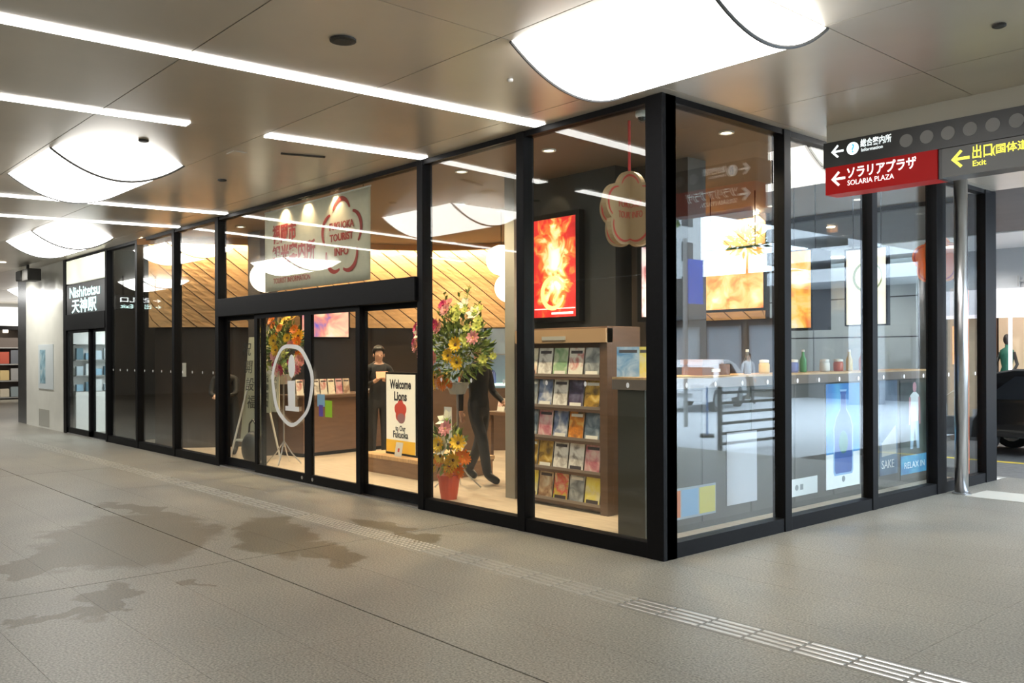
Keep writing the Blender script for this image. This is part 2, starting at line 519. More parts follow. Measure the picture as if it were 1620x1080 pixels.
def ceiling_disc(name, label, cat, x, y, r, m, z=CH, h=0.012):
    t = MB().lathe([(r, 0), (r, -h), (r * 0.7, -h - 0.006)], 16).build(name, m, loc=(x, y, z), smooth=False)
    tag(t, label, cat, 'small ceiling fittings')
DG = mat('dark_grille', (0.03, 0.028, 0.025), 0.6)
ceiling_disc('ceiling_speaker', 'dark round ceiling speaker between the seams near the shop corner', 'speaker', -0.59, -2.47, 0.085, DG)
ceiling_disc('ceiling_sensor', 'small dark ceiling sensor beside the vaulted light before the entrance', 'sensor', -4.14, -2.48, 0.045, DG)
ceiling_disc('ceiling_sensor', 'small dark ceiling sensor above the entrance transom', 'sensor', -5.48, -1.13, 0.05, DG)
ceiling_disc('ceiling_sensor', 'small dark ceiling sensor above the hanging sign', 'sensor', 2.28, 0.44, 0.04, DG)
ceiling_disc('sprinkler_head', 'tiny white sprinkler head beside the vaulted light at the shop corner', 'sprinkler', -0.51, -1.11, 0.02, WHITE)
t = MB().box(-0.22, -0.02, -0.012, 0.22, 0.02, 0).build('air_slot', DG, loc=(-3.73, -1.05, CH), rot=(0, 0, R(72)))
tag(t, 'thin dark air slot in the ceiling above the shop transom', 'vent', 'small ceiling fittings')
t = MB().box(-0.09, -0.07, -0.01, 0.09, 0.07, 0).build('access_plate', mat('pale_plate', (0.62, 0.58, 0.5), 0.4), loc=(-4.08, -1.59, CH))
tag(t, 'small pale access plate in the ceiling before the entrance', 'plate', 'small ceiling fittings')

# ================================================================== SETTING: glass fronts of the shop
MW, MD = 0.10, 0.13
def dots_mesh():
    b = MB()
    b.prism([(0.016 * math.cos(2 * math.pi * k / 12), 0.022 * math.sin(2 * math.pi * k / 12)) for k in range(12)], 0.0008, 'xz', 0)
    return b.mesh('safety_dot', DOTW)
DOT = dots_mesh()
def pane_a(parent, x0, x1, z0, z1, y=0.035, dots=True):
    MB().box(x0, y, z0, x1, y + 0.012, z1).build('pane', GLASS, parent)
    if dots and z0 < 1.35 < z1:
        n = max(1, int((x1 - x0) / 0.37))
        st = (x1 - x0) / n
        for i in range(n):
            inst('safety_dot', DOT, parent, (x0 + st * (i + 0.5), y - 0.0012, 1.35))
def mullion_a(parent, x, z0=0.0, z1=CH, w=MW):
    MB().box(x, -0.02, z0, x + w, MD - 0.02, z1).build('mullion', BLACK, parent, bevel=0.004)
def window_a(n, label, x0, x1):
    """bay between the mullion starting at x0 and the one starting at x1"""
    w = thing('window_%d' % n, label, 'window', kind='structure')
    mullion_a(w, x0)
    MB().box(x0 + MW, -0.01, 0, x1, MD - 0.03, 0.12).build('bottom_rail', BLACK, w)
    MB().box(x0 + MW, -0.01, CH - 0.05, x1, MD - 0.03, CH).build('top_rail', BLACK, w)
    pane_a(w, x0 + MW, x1, 0.12, CH - 0.05)
    return w
window_a(1, 'tall glass bay beside the lit side entrance', -13.24, -11.62)
window_a(2, 'tall glass bay with a reflected black sign', -11.62, -9.94)
window_a(3, 'tall glass bay next to the automatic door, wood wall behind', -9.94, -8.28)
window_a(5, 'tall glass bay in front of the big bouquet', -3.22, -1.67)
w6 = window_a(6, 'tall glass bay at the corner in front of the brochure rack', -1.67, -0.15)
# corner post
tr = MB().box(-0.15, -0.02, 0, 0.02, 0.15, CH).build('trim_1', BLACK, bevel=0.004)
tag(tr, 'thick black corner post of the glass shop', 'post', kind='structure')

# entrance bay: header, transom, side lights, two sliding leaves
d1 = thing('door_1', 'automatic glass sliding door with black header and white emblem', 'door', kind='structure')
mullion_a(d1, -8.28, w=0.12)
MB().box(-8.16, -0.05, 2.165, -3.22, 0.16, 2.42).build('header', BLACK, d1, bevel=0.006)
MB().box(-8.16, -0.01, CH - 0.05, -3.22, MD - 0.03, CH).build('top_rail', BLACK, d1)
MB().box(-8.16, 0.035, 2.42, -3.22, 0.047, CH - 0.05).build('pane', GLASS, d1)
MB().box(-8.16, -0.01, 0, -3.22, 0.10, 0.018).build('threshold', STEEL, d1)
def leaf(x0, x1, y, sw=0.085, rail=0.11):
    l = MB()
    l.box(x0, y, 0.02, x0 + sw, y + 0.045, 2.165).box(x1 - sw, y, 0.02, x1, y + 0.045, 2.165)
    l.box(x0 + sw, y, 0.02, x1 - sw, y + 0.045, 0.02 + rail).box(x0 + sw, y, 2.165 - 0.06, x1 - sw, y + 0.045, 2.165)
    o = l.build('door_leaf', BLACK, d1)
    MB().box(x0 + sw, y + 0.012, 0.02 + rail, x1 - sw, y + 0.022, 2.105).build('pane', GLASS, o)
    return o
leaf(-8.14, -6.93, 0.075, 0.07)
lf1 = leaf(-7.04, -5.57, 0.0, 0.085)
lf2 = leaf(-5.57, -4.37, 0.0, 0.085)
leaf(-4.45, -3.22, 0.075, 0.07)
for xx in (-5.72, -5.46):
    MB().prism([(0.022 * math.cos(2 * math.pi * k / 10), 0.022 * math.sin(2 * math.pi * k / 10)) for k in range(10)], 0.006, 'xz').build('lock', STEEL, d1, loc=(xx, -0.004, 0.075))
# white emblem: ring and letter i
ring = MB()
n = 64
cxr, czr = -5.98, 1.235
vo, vi = [], []
for k in range(n):
    a = 2 * math.pi * k / n
    wob = 0.012 * math.sin(3 * a + 0.7) + 0.008 * math.sin(7 * a)
    th = 0.062 + 0.014 * math.sin(a * 2 + 1)
    vo.append((cxr + (0.555 + wob) * math.cos(a), czr + (0.525 + wob) * math.sin(a)))
    vi.append((cxr + (0.555 + wob - th) * math.cos(a), czr + (0.525 + wob - th) * math.sin(a)))
ring.add([(x, -0.0035, z) for x, z in vo] + [(x, -0.0035, z) for x, z in vi] + [(x, -0.0015, z) for x, z in vo] + [(x, -0.0015, z) for x, z in vi],
         [(k, (k + 1) % n, (k + 1) % n + n, k + n) for k in range(n)] + [(k + 2 * n, k + 3 * n, (k + 1) % n + 3 * n, (k + 1) % n + 2 * n) for k in range(n)])
ring.build('emblem_ring', DOTW, d1)
im = MB()
im.prism([(cxr + 0.09 * math.cos(2 * math.pi * k / 16) * (1.0), czr + 0.23 + 0.15 * math.sin(2 * math.pi * k / 16)) for k in range(16)], 0.002, 'xz', -0.003)
im.prism([(cxr - 0.09, czr - 0.29), (cxr + 0.09, czr - 0.29), (cxr + 0.09, czr + 0.05), (cxr - 0.11, czr + 0.04)], 0.002, 'xz', -0.003)
im.prism([(cxr - 0.17, czr - 0.34), (cxr + 0.19, czr - 0.34), (cxr + 0.19, czr - 0.28), (cxr - 0.17, czr - 0.28)], 0.002, 'xz', -0.0032)
im.build('emblem_letter', DOTW, d1)
MB().prism([(-5.35, 0.98), (-5.17, 0.98), (-5.17, 1.13), (-5.35, 1.13)], 0.001, 'xz', 0.009).build('sticker', mat('sticker_blue', (0.25, 0.45, 0.6), 0.4), d1)
MB().prism([(-5.31, 0.86), (-5.21, 0.86), (-5.21, 1.0), (-5.31, 1.0)], 0.001, 'xz', 0.008).build('sticker', mat('sticker_violet', (0.12, 0.07, 0.35), 0.4), d1)
MB().prism([(-5.16, 0.86), (-5.0, 0.86), (-5.0, 1.06), (-5.16, 1.06)], 0.001, 'xz', 0.008).build('sticker', mat('sticker_green', (0.35, 0.6, 0.03), 0.4), d1)

# long glass side of the shop, facing the street
def window_b(n, label, y0, y1, w0=0.10, dots=True):
    w = thing('window_%d' % n, label, 'window', kind='structure')
    MB().box(-0.11, y0, 0, 0.02, y0 + w0, CH).build('mullion', BLACK, w, bevel=0.004)
    MB().box(-0.10, y0 + w0, 0, 0.01, y1, 0.12).build('bottom_rail', BLACK, w)
    MB().box(-0.10, y0 + w0, CH - 0.05, 0.01, y1, CH).build('top_rail', BLACK, w)
    MB().box(-0.047, y0 + w0, 0.12, -0.035, y1, CH - 0.05).build('pane', GLASS, w)
    k = max(1, int((y1 - y0 - w0) / 0.36)); st = (y1 - y0 - w0) / k
    for i in range(k):
        inst('safety_dot', DOT, w, (-0.0338, y0 + w0 + st * (i + 0.5), 1.35), (0, 0, R(90)))
    return w
window_b(7, 'corner glass bay on the street side with the brightest street reflection', 0.02, 1.70, 0.13)
window_b(8, 'second street side glass bay, blue bottle poster behind', 1.70, 3.34, 0.11)
window_b(9, 'third street side glass bay next to the steel pole', 3.34, 4.86, 0.11)
window_b(10, 'last street side glass bay beyond the steel pole', 4.86, 6.25, 0.24)
tr = MB().box(-0.36, 6.25, 0, 0.02, 6.58, CH).build('trim_2', BLACK, bevel=0.004)
tag(tr, 'black end post of the glass shop by the road lane', 'post', kind='structure')
# rear glass
w = thing('window_11', 'rear glass wall of the shop facing the road lane', 'window', kind='structure')
for xx in (-1.62, -3.1, -4.6):
    MB().box(xx, 6.44, 0, xx + 0.09, 6.57, SH).build('mullion', BLACK, w)
MB().box(-4.6, 6.45, 0, -0.36, 6.55, 0.12).build('bottom_rail', BLACK, w)
MB().box(-4.6, 6.45, SH - 0.06, -0.36, 6.55, SH).build('top_rail', BLACK, w)
for xa, xb in ((-1.53, -0.36), (-3.01, -1.62), (-4.51, -3.1)):
    MB().box(xa, 6.5, 0.12, xb, 6.512, SH - 0.06).build('pane', GLASS, w)

# side entrance at the far end
d2 = thing('door_2', 'bright side entrance with lit sign panels over black framed glass doors', 'door', kind='structure')
mullion_a(d2, -15.96, w=0.2)
MB().box(-15.76, -0.03, 2.14, -13.24, 0.12, 2.46).build('header', BLACK, d2)
MB().box(-15.76, -0.01, CH - 0.05, -13.24, 0.10, CH).build('top_rail', BLACK, d2)
sp = MB().box(-15.72, -0.015, 3.10, -13.28, 0.05, 3.57).build('sign_panel', print_mat('pale_backlit_print', [(0.75, 0.78, 1.0), (1, 1, 0.95), (1.0, 1.0, 0.75), (0.7, 0.95, 0.9)], 1.2, 0.7), d2)
MB().box(-15.72, -0.01, 2.46, -13.28, 0.05, 3.07).build('dark_sign_panel', mat('sign_black', (0.015, 0.016, 0.018), 0.3), d2)
TEAL = mat('lit_teal_white', (0.7, 0.95, 0.95), 0.5, emit=(0.75, 1.0, 0.98), es=1.3)
text('Nishitetsu', 0.30, TEAL, d2, (-15.52, -0.02, 2.80), bold=0.02, width=1.95)
text('天神駅', 0.30, TEAL, d2, (-15.35, -0.02, 2.51), bold=0.02, width=1.6)
for (xa, xb, yy) in ((-15.76, -14.22, 0.0), (-14.22, -13.24, 0.04)):
    l = MB()
    l.box(xa, yy, 0.02, xa + 0.08, yy + 0.045, 2.14).box(xb - 0.1, yy, 0.02, xb, yy + 0.045, 2.14)
    l.box(xa, yy, 0.02, xb, yy + 0.045, 0.13).box(xa, yy, 2.08, xb, yy + 0.045, 2.14)
    o = l.build('door_leaf', BLACK, d2)
    MB().box(xa + 0.08, yy + 0.015, 0.13, xb - 0.1, yy + 0.025, 2.08).build('pane', GLASS, o)
MB().box(-15.76, -0.01, 0, -13.24, 0.1, 0.018).build('threshold', STEEL, d2)

# pale stone pier and the wall line beyond
pier = MB().box(-19.05, 0.0, 0, -15.96, 0.9, CH).build('wall_pier', mat('polished_pale_stone', (0.86, 0.86, 0.79), 0.16, noise=0.05, nscale=2, spec=0.6))
tag(pier, 'polished pale stone pier beside the side entrance', 'pillar', kind='structure')
o = MB().prism([(-17.93, 0.88), (-16.75, 0.88), (-16.75, 1.87), (-17.93, 1.87)], 0.012, 'xz', -0.016).build('notice_board', mat('notice_white', (0.62, 0.68, 0.70), 0.5))
tag(o, 'pale notice sheet on the stone pier', 'notice')
MB().prism([(-17.8, 1.0), (-17.35, 1.0), (-17.35, 1.75), (-17.8, 1.75)], 0.002, 'xz', -0.018).build('map', print_mat('map_print', [(0.1, 0.2, 0.25), (0.3, 0.5, 0.6), (0.6, 0.7, 0.7)], 6), o)
MB().prism([(-17.95, 0.04), (-17.10, 0.04), (-17.10, 0.42), (-17.95, 0.42)], 0.004, 'xz', -0.004).build('hatch', mat('hatch_stone', (0.46, 0.46, 0.41), 0.25), pier)
pier2 = MB().box(-20.0, 0.04, 0, -19.05, 0.9, CH).build('wall_pier_side', mat('dark_steel_cladding', (0.16, 0.17, 0.18), 0.25, 0.8))
tag(pier2, 'dark steel clad end of the stone pier', 'pillar', kind='structure')
cc = thing('security_camera', 'dark twin security camera under the ceiling by the stone pier', 'camera', (-17.4, -0.35, CH))
MB().tube([(0, 0, 0), (0, 0, -0.16)], 0.03, 8).build('bracket', DG, cc)
MB().box(-0.55, -0.12, -0.34, -0.1, 0.12, -0.12).build('camera_body', DG, cc, bevel=0.02)
MB().box(0.1, -0.14, -0.38, 0.55, 0.14, -0.12).build('camera_body', DG, cc, bevel=0.02)
MB().tube([(-0.2, 0, -0.16), (0.2, 0, -0.16)], 0.025, 8).build('arm', DG, cc)

# ================================================================== SETTING: shop interior shell
sf = MB().box(-13.2, 0.0, -0.10, 0.0, 6.5, 0.0).build('floor_shop', SHOPFLOOR)
tag(sf, 'warm beige plank floor inside the glass shop', 'floor', kind='structure')
scl = MB().box(-13.2, 0.11, SH, -0.11, 6.5, SH + 0.06).build('ceiling_shop', SHOPCEIL)
tag(scl, 'brown ceiling inside the glass shop', 'ceiling', kind='structure')
pw = MB().box(-13.24, 0.12, 0, -13.10, 6.5, SH).build('wall_partition', DBROWN)
tag(pw, 'dark partition wall at the far end of the shop', 'wall', kind='structure')
pb = MB().box(-13.1, 6.3, 0, -4.6, 6.5, SH).build('wall_back', DBROWN)
tag(pb, 'dark back wall of the shop', 'wall', kind='structure')

# curved wood wall of slanting boards
WALL = [(-11.45, 0.16), (-10.95, 0.55), (-10.55, 1.15), (-10.2, 2.0), (-9.85, 2.95), (-9.4, 3.9), (-8.8, 4.7), (-8.0, 5.25), (-7.0, 5.55), (-5.8, 5.65), (-4.2, 5.65), (-2.7, 5.65)]
def catmull(P, n=10):
    out = []
    for i in range(len(P) - 1):
        p0 = Vector(P[max(0, i - 1)]); p1 = Vector(P[i]); p2 = Vector(P[i + 1]); p3 = Vector(P[min(len(P) - 1, i + 2)])
        for k in range(n):
            t = k / n
            out.append(0.5 * ((2 * p1) + (p2 - p0) * t + (2 * p0 - 5 * p1 + 4 * p2 - p3) * t * t + (3 * p1 - p0 - 3 * p2 + p3) * t ** 3))
    out.append(Vector(P[-1]))
    return out
WC = catmull(WALL)
cum = [0.0]
for i in range(1, len(WC)):
    cum.append(cum[-1] + (WC[i] - WC[i - 1]).length)
WL = cum[-1]
def wpt(s, off=0.0):
    s = min(max(s, 0.0), WL - 1e-6)
    i = 0
    while cum[i + 1] < s: i += 1
    f = (s - cum[i]) / (cum[i + 1] - cum[i])
    p = WC[i].lerp(WC[i + 1], f)
    a = WC[max(0, i - 1)]; b = WC[min(len(WC) - 1, i + 2)]
    t = (b - a).normalized()
    return p + Vector((t.y, -t.x)) * off
ww = thing('wall_wood', 'curved wood wall of slanting boards glowing under a hidden light', 'wall', kind='structure')
ns = 90
b = MB()
for i in range(ns + 1):
    s = WL * i / ns
    p, q = wpt(s, -0.015), wpt(s, -0.10)
    b.v += [(p.x, p.y, 2.10), (p.x, p.y, SH), (q.x, q.y, SH), (q.x, q.y, 2.10)]
for i in range(ns):
    a = i * 4
    for e in ((0, 1), (2, 3), (3, 0)):
        b.f.append((a + e[0], a + e[1], a + e[1] + 4, a + e[0] + 4)); b.mi.append(0)
b.build('backing', mat('shadow_gap_brown', (0.05, 0.028, 0.014), 0.7), ww)
ZB, ZT, SLOPE, PITCH = 2.10, SH, 0.80, 0.33
run = (ZT - ZB) / SLOPE
k0 = -int(run / PITCH) - 1
k = k0
while k * PITCH < WL:
    s0 = k * PITCH
    b = MB(); m = 12
    ok = 0
    for i in range(m + 1):
        z = ZT - (ZT - ZB) * i / m
        sa = s0 + (ZT - z) / SLOPE + 0.014; sb = sa + PITCH - 0.028
        ca, cb = min(max(sa, 0), WL), min(max(sb, 0), WL)
        if cb - ca > 0.02: ok += 1
        for ss, off in ((ca, 0.012), ((ca + cb) / 2, 0.012), (cb, 0.012), (cb, -0.012), (ca, -0.012)):
            p = wpt(ss, off); b.v.append((p.x, p.y, z))
    for i in range(m):
        a = i * 5
        for e0, e1 in ((0, 1), (1, 2), (2, 3), (3, 4), (4, 0)):
            b.f.append((a + e0, a + e0 + 5, a + e1 + 5, a + e1)); b.mi.append(0)
    if ok > 1:
        b.build('plank', WOODW, ww)
    k += 1
# lip and hidden light along the top
lip = MB(); led = MB()
for i in range(ns + 1):
    s = WL * i / ns
    p, q = wpt(s, 0.30), wpt(s, 0.33)
    lip.v += [(p.x, p.y, 3.50), (q.x, q.y, 3.50), (q.x, q.y, SH), (p.x, p.y, SH)]
    p, q = wpt(s, 0.17), wpt(s, 0.22)
    led.v += [(p.x, p.y, 3.565), (q.x, q.y, 3.565), (q.x, q.y, 3.585), (p.x, p.y, 3.585)]
for i in range(ns):
    a = i * 4
    for e0, e1 in ((0, 1), (1, 2), (2, 3), (3, 0)):
        for bb in (lip, led):
            bb.f.append((a + e0, a + e0 + 4, a + e1 + 4, a + e1)); bb.mi.append(0)
lip.build('cove_lip', mat('orange_wood', (0.42, 0.19, 0.05), 0.5), ww)
led.build('cove_light', WARMLED, ww)
# recessed dark wall under the boards
b = MB()
for i in range(ns + 1):
    s = WL * i / ns
    p = wpt(s, -0.16)
    b.v += [(p.x, p.y, 0), (p.x, p.y, 2.11)]
for i in range(ns):
    b.f.append((i * 2, i * 2 + 2, i * 2 + 3, i * 2 + 1)); b.mi.append(0)
b.build('dark_base', mat('black_brown_panel', (0.050, 0.034, 0.026), 0.45, noise=0.2, nscale=2), ww)

# unseen walls added behind and beside the viewer to shut out excess sky light
RENDER_W = mat('pale_render', (0.34, 0.33, 0.30), 0.6, noise=0.05, nscale=1)
wr = MB().box(-34, -12.2, 0, 10.2, -12, CH).build('wall_rear_blocker', RENDER_W)
tag(wr, 'plain unseen wall added on the other side of the concourse against sky light', 'wall', kind='structure')
we = MB().box(10, -12, 0, 10.2, 1.2, CH).build('wall_street_blocker', RENDER_W)
tag(we, 'plain unseen wall added towards the street against sky light', 'wall', kind='structure')

# ================================================================== shop: lamps
def downlight(label, x, y, watt=SPOT_W, target=None, angle=115, z=SH):
    t = thing('downlight', label, 'lamp', (x, y, z), group='downlights in the shop ceiling')
    MB().lathe([(0.070, 0), (0.070, -0.012), (0.055, -0.012), (0.050, -0.004)], 16).build('trim_ring', WHITE, t)
    MB().lathe([(0.046, 0), (0.046, -0.006)], 14).build('lens', DLITE, t)
    if watt:
        spot('downlight_beam', (x, y, z - 0.03), target or (x, y, 0), watt * 1.6, angle)
    return t
downlight('recessed downlight at the corner over the hanging emblem', -0.75, 0.85)
downlight('recessed downlight seen through the corner street side bay', -0.35, 1.35, 70)
downlight('recessed downlight over the brochure rack', -1.9, 0.62, 150)
downlight('recessed downlight behind the bouquet bay', -3.25, 0.60, 150)
downlight('recessed downlight over the wooden platform', -4.9, 1.9, 150)
downlight('recessed downlight over the entrance matwell', -5.6, 0.75, 170)
downlight('recessed downlight in the middle of the shop', -6.6, 2.6, 150)
downlight('recessed downlight before the counter', -7.3, 1.4, 170)
downlight('recessed downlight over the standing banner', -8.75, 0.60, 130)
downlight('recessed downlight by the curved wood wall', -8.2, 4.3, 90)
downlight('recessed downlight in the dark end of the shop', -11.9, 1.5, 25)
downlight('recessed downlight behind the pillar', -3.2, 4.2, 90)
downlight('recessed downlight by the lit poster row', -1.3, 5.6, 50)
downlight('recessed downlight near the rear glass', -2.3, 5.2, 50)

def globe(label, x, y, z, r):
    t = thing('globe_lamp', label, 'lamp', (x, y, SH), group='hanging globe lamps')
    MB().tube([(0, 0, 0), (0, 0, z + r - SH)], 0.006, 6).build('cable', BLACK, t)
    MB().ball((0, 0, z - SH), r, 24, 16).build('shade', GLOBE, t, smooth=True)
    MB().lathe([(0.04, 0), (0.05, -0.03)], 12).build('canopy', WHITE, t)
globe('upper white globe lamp hanging beside the pillar', -4.9, 2.6, 2.90, 0.21)
globe('lower white globe lamp hanging beside the pillar', -4.62, 2.5, 2.50, 0.20)
globe('white globe lamp hanging beside the cream banner', -7.72, 0.50, 2.74, 0.22)

for i, xx in enumerate((-18.6, -17.1)):  # two fill lamps added to brighten the stone pier
    t = thing('downlight', ['added fill downlight over the outer half of the stone pier', 'added fill downlight over the inner half of the stone pier'][i], 'lamp', (xx, -0.9, CH), group='fill lights added by the stone pier')
    MB().lathe([(0.06, 0), (0.06, -0.012), (0.045, -0.012)], 14).build('lens', DLITE, t)
    spot('pier_fill', (xx, -0.9, CH - 0.03), (xx, 0.0, 1.2), 170, 120, 0.8, (1.0, 0.97, 0.9))
# ================================================================== shop: banner, posters, pillar
RED = mat('banner_red', (0.55, 0.05, 0.035), 0.6)
CLOTH = mat('cream_cloth', (0.88, 0.79, 0.60), 0.75, noise=0.05, nscale=12)
bn = thing('banner', 'cream banner with red lettering and flower emblem above the door', 'banner', (-7.05, 0.17, 2.47))
b = MB()
nx, nz = 30, 8
for j in range(nz + 1):
    for i in range(nx + 1):
        xx = 2.66 * i / nx
        b.v.append((xx, 0.006 * math.sin(xx * 9) * (1 - j / nz), 1.08 * j / nz))
for j in range(nz):
    for i in range(nx):
        a = j * (nx + 1) + i
        b.f.append((a, a + 1, a + nx + 2, a + nx + 1)); b.mi.append(0)
o = b.build('cloth', CLOTH, bn, smooth=True)
sm = o.modifiers.new('thick', 'SOLIDIFY'); sm.thickness = 0.003; sm.offset = 1
MB().tube([(0, 0, 1.085), (2.66, 0, 1.085)], 0.010, 8).build('rod', WHITE, bn)
for xx in (0.15, 2.5):
    MB().tube([(xx, 0, 1.085), (xx, 0, 1.13)], 0.004, 6).build('hanger', BLACK, bn)
text('福岡市', 0.26, RED, bn, (0.24, -0.010, 0.66), bold=0.03, width=0.66)
text('観光案内所', 0.26, RED, bn, (0.24, -0.010, 0.38), bold=0.03, width=1.15)
text('FUKUOKA CITY', 0.10, RED, bn, (0.26, -0.010, 0.26), width=0.95)
text('TOURIST INFORMATION', 0.10, RED, bn, (0.26, -0.010, 0.10), width=1.0)
def petal_arc(cx_, cz_, r, a0, a1, w, y, n=14):
    b = MB()
    pts = []
    for k in range(n + 1):
        a = R(a0 + (a1 - a0) * k / n); ww_ = w * (0.55 + 0.6 * math.sin(math.pi * k / n))
        pts.append((cx_ + (r + ww_ / 2) * math.cos(a), cz_ + (r + ww_ / 2) * math.sin(a), cx_ + (r - ww_ / 2) * math.cos(a), cz_ + (r - ww_ / 2) * math.sin(a)))
    vs = [(p[0], y, p[1]) for p in pts] + [(p[2], y, p[3]) for p in pts] + [(p[0], y + 0.002, p[1]) for p in pts] + [(p[2], y + 0.002, p[3]) for p in pts]
    m = n + 1
    fs = [(k, k + 1, k + 1 + m, k + m) for k in range(n)] + [(k + 2 * m, k + 3 * m, k + 1 + 3 * m, k + 1 + 2 * m) for k in range(n)]
    return b.add(vs, fs)
fb = MB()
fcx, fcz = 2.02, 0.56
for k in range(5):
    a = 90 + 72 * k
    pc = (fcx + 0.25 * math.cos(R(a)), fcz + 0.25 * math.sin(R(a)))
    q = petal_arc(pc[0], pc[1], 0.21, a - 66, a + 66, 0.05, -0.010)
    fb.add(q.v, q.f)
fb.build('flower_emblem', RED, bn)
text('FUKUOKA', 0.12, RED, bn, (fcx, -0.010, fcz + 0.10), align='CENTER', bold=0.03, width=0.56)
text('TOURIST', 0.12, RED, bn, (fcx, -0.010, fcz - 0.04), align='CENTER', bold=0.03, width=0.54)
text('INFO', 0.13, RED, bn, (fcx, -0.010, fcz - 0.22), align='CENTER', bold=0.03, width=0.32)
for i, xx in enumerate((-6.45, -5.85, -5.15)):
    t = thing('downlight', ['recessed spot over the lettering end of the cream banner', 'recessed spot over the middle of the cream banner', 'recessed spot over the flower emblem of the cream banner'][i], 'lamp', (xx, 0.13, SH), group='spots washing the cream banner')
    MB().lathe([(0.030, 0), (0.030, -0.010), (0.022, -0.012)], 14).build('lens', DLITE, t)
    spot('banner_wash', (xx, 0.09, SH - 0.02), (xx, 0.30, 2.9), 110, 110, 1.0, size=0.02)

pst = MB().box(-9.35, 1.0, 0, -8.92, 1.3, SH).build('wall_post', DBROWN)
tag(pst, 'dark post inside the shop between the cream banner and the wood wall', 'pillar', kind='structure')
pil = MB().box(-3.35, 1.64, 0, -1.95, 2.25, SH).build('wall_pillar', mat('charcoal_panel', (0.016, 0.0165, 0.0165), 0.5, noise=0.1, nscale=3))
tag(pil, 'charcoal pillar inside the shop behind the brochure rack', 'pillar', kind='structure')
fin = MB().box(-3.17, 1.15, 0, -3.01, 1.32, SH).build('wall_fin', mat('grey_fin', (0.30, 0.29, 0.26), 0.5))
tag(fin, 'slim grey fin post inside the shop by the brochure rack', 'pillar', kind='structure')
pil2 = MB().box(-1.95, 1.9, 0, -1.2, 2.2, SH).build('wall_pillar_brown', DBROWN)
tag(pil2, 'brown panelled pillar inside the shop behind the corner', 'pillar', kind='structure')

def lightbox(label, x0, x1, z0, z1, y, pm, depth=0.09, rim=0.05, sub=None):
    t = thing('lightbox_poster', label, 'poster', (x0, y, z0), group='backlit posters in the shop')
    w_, h_ = x1 - x0, z1 - z0
    f = MB()
    f.box(-rim, 0, -rim, 0, depth, h_ + rim).box(w_, 0, -rim, w_ + rim, depth, h_ + rim)
    f.box(0, 0, -rim, w_, depth, 0).box(0, 0, h_, w_, depth, h_ + rim).box(0, depth - 0.02, 0, w_, depth, h_)
    f.build('case', BLACK, t)
    pr = MB().box(0, 0.012, 0, w_, 0.02, h_).build('print', pm, t)
    if y > 3.5:
        for xx in (w_ * 0.15, w_ * 0.85):
            MB().tube([(xx, depth / 2, h_), (xx, depth / 2, SH - z0)], 0.006, 6).build('hanger', BLACK, t)
    return t, w_, h_
def glow_print(name, cx_, cz_, sx, sz, es):
    """backlit print: pale centre breaking up through yellow and orange into red"""
    m = bpy.data.materials.new(name)
    nt, bs_ = nodes_of(m)
    N, L = nt.nodes.new, nt.links.new
    tc = N('ShaderNodeTexCoord')
    mp = N('ShaderNodeMapping'); mp.vector_type = 'TEXTURE'
    mp.inputs['Location'].default_value = (cx_, 0, cz_); mp.inputs['Scale'].default_value = (sx, 1, sz)
    L(tc.outputs['Object'], mp.inputs['Vector'])
    ln = N('ShaderNodeVectorMath'); ln.operation = 'LENGTH'; L(mp.outputs['Vector'], ln.inputs[0])
    no = N('ShaderNodeTexNoise'); no.inputs['Scale'].default_value = 6; no.inputs['Detail'].default_value = 5; no.inputs['Distortion'].default_value = 1.2
    L(tc.outputs['Object'], no.inputs['Vector'])
    ma = N('ShaderNodeMath'); ma.operation = 'MULTIPLY_ADD'; ma.inputs[1].default_value = 2.4; ma.inputs[2].default_value = -1.2
    L(no.outputs['Fac'], ma.inputs[0])
    ad = N('ShaderNodeMath'); ad.operation = 'ADD'; L(ln.outputs['Value'], ad.inputs[0]); L(ma.outputs[0], ad.inputs[1])
    mr = N('ShaderNodeMapRange'); mr.inputs['From Max'].default_value = 1.8; L(ad.outputs[0], mr.inputs['Value'])
    r = N('ShaderNodeValToRGB')
    for i, (p_, c) in enumerate(((0.0, (1, 0.95, 0.8)), (0.22, (1, 0.75, 0.3)), (0.36, (0.95, 0.25, 0.05)), (0.55, (0.72, 0.03, 0.025)), (1.0, (0.45, 0.012, 0.012)))):
        e = r.color_ramp.elements[i] if i < 2 else r.color_ramp.elements.new(p_)
        e.position = p_; e.color = (*c, 1)
    L(mr.outputs[0], r.inputs['Fac']); L(r.outputs['Color'], bs_.inputs['Base Color']); L(r.outputs['Color'], bs_.inputs['Emission Color'])
    bs_.inputs['Emission Strength'].default_value = es
    return m
lb, w_, h_ = lightbox('glowing red film poster with a pale flaring centre on the charcoal pillar', -3.14, -2.45, 2.02, 3.13, 1.55, glow_print('red_poster', 0.34, 0.62, 0.30, 0.62, 1.0), depth=0.085, rim=0.055)
q = petal_arc(w_ / 2 - 0.02, 0.27, 0.17, 10, 350, 0.05, 0.006, 20)
MB().add(q.v, q.f).build('print_swirl', mat('lit_yellow_print', (1, 0.75, 0.2), 0.4, emit=(1, 0.75, 0.25), es=1.4), lb)
MB().box(0.02, 0.009, 0.09, w_ - 0.02, 0.0115, 0.10).build('print_line', mat('lit_white_print', (1, 0.9, 0.8), 0.4, emit=(1, 0.9, 0.8), es=0.9), lb)
MB().box(0.3, 0.009, 0.03, w_ - 0.05, 0.0115, 0.055).build('print_line', MATS['lit_white_print'], lb)
spot('poster_wash', (-2.8, 1.35, 3.5), (-2.85, 1.62, 3.1), 6, 75, 0.4, size=0.02)
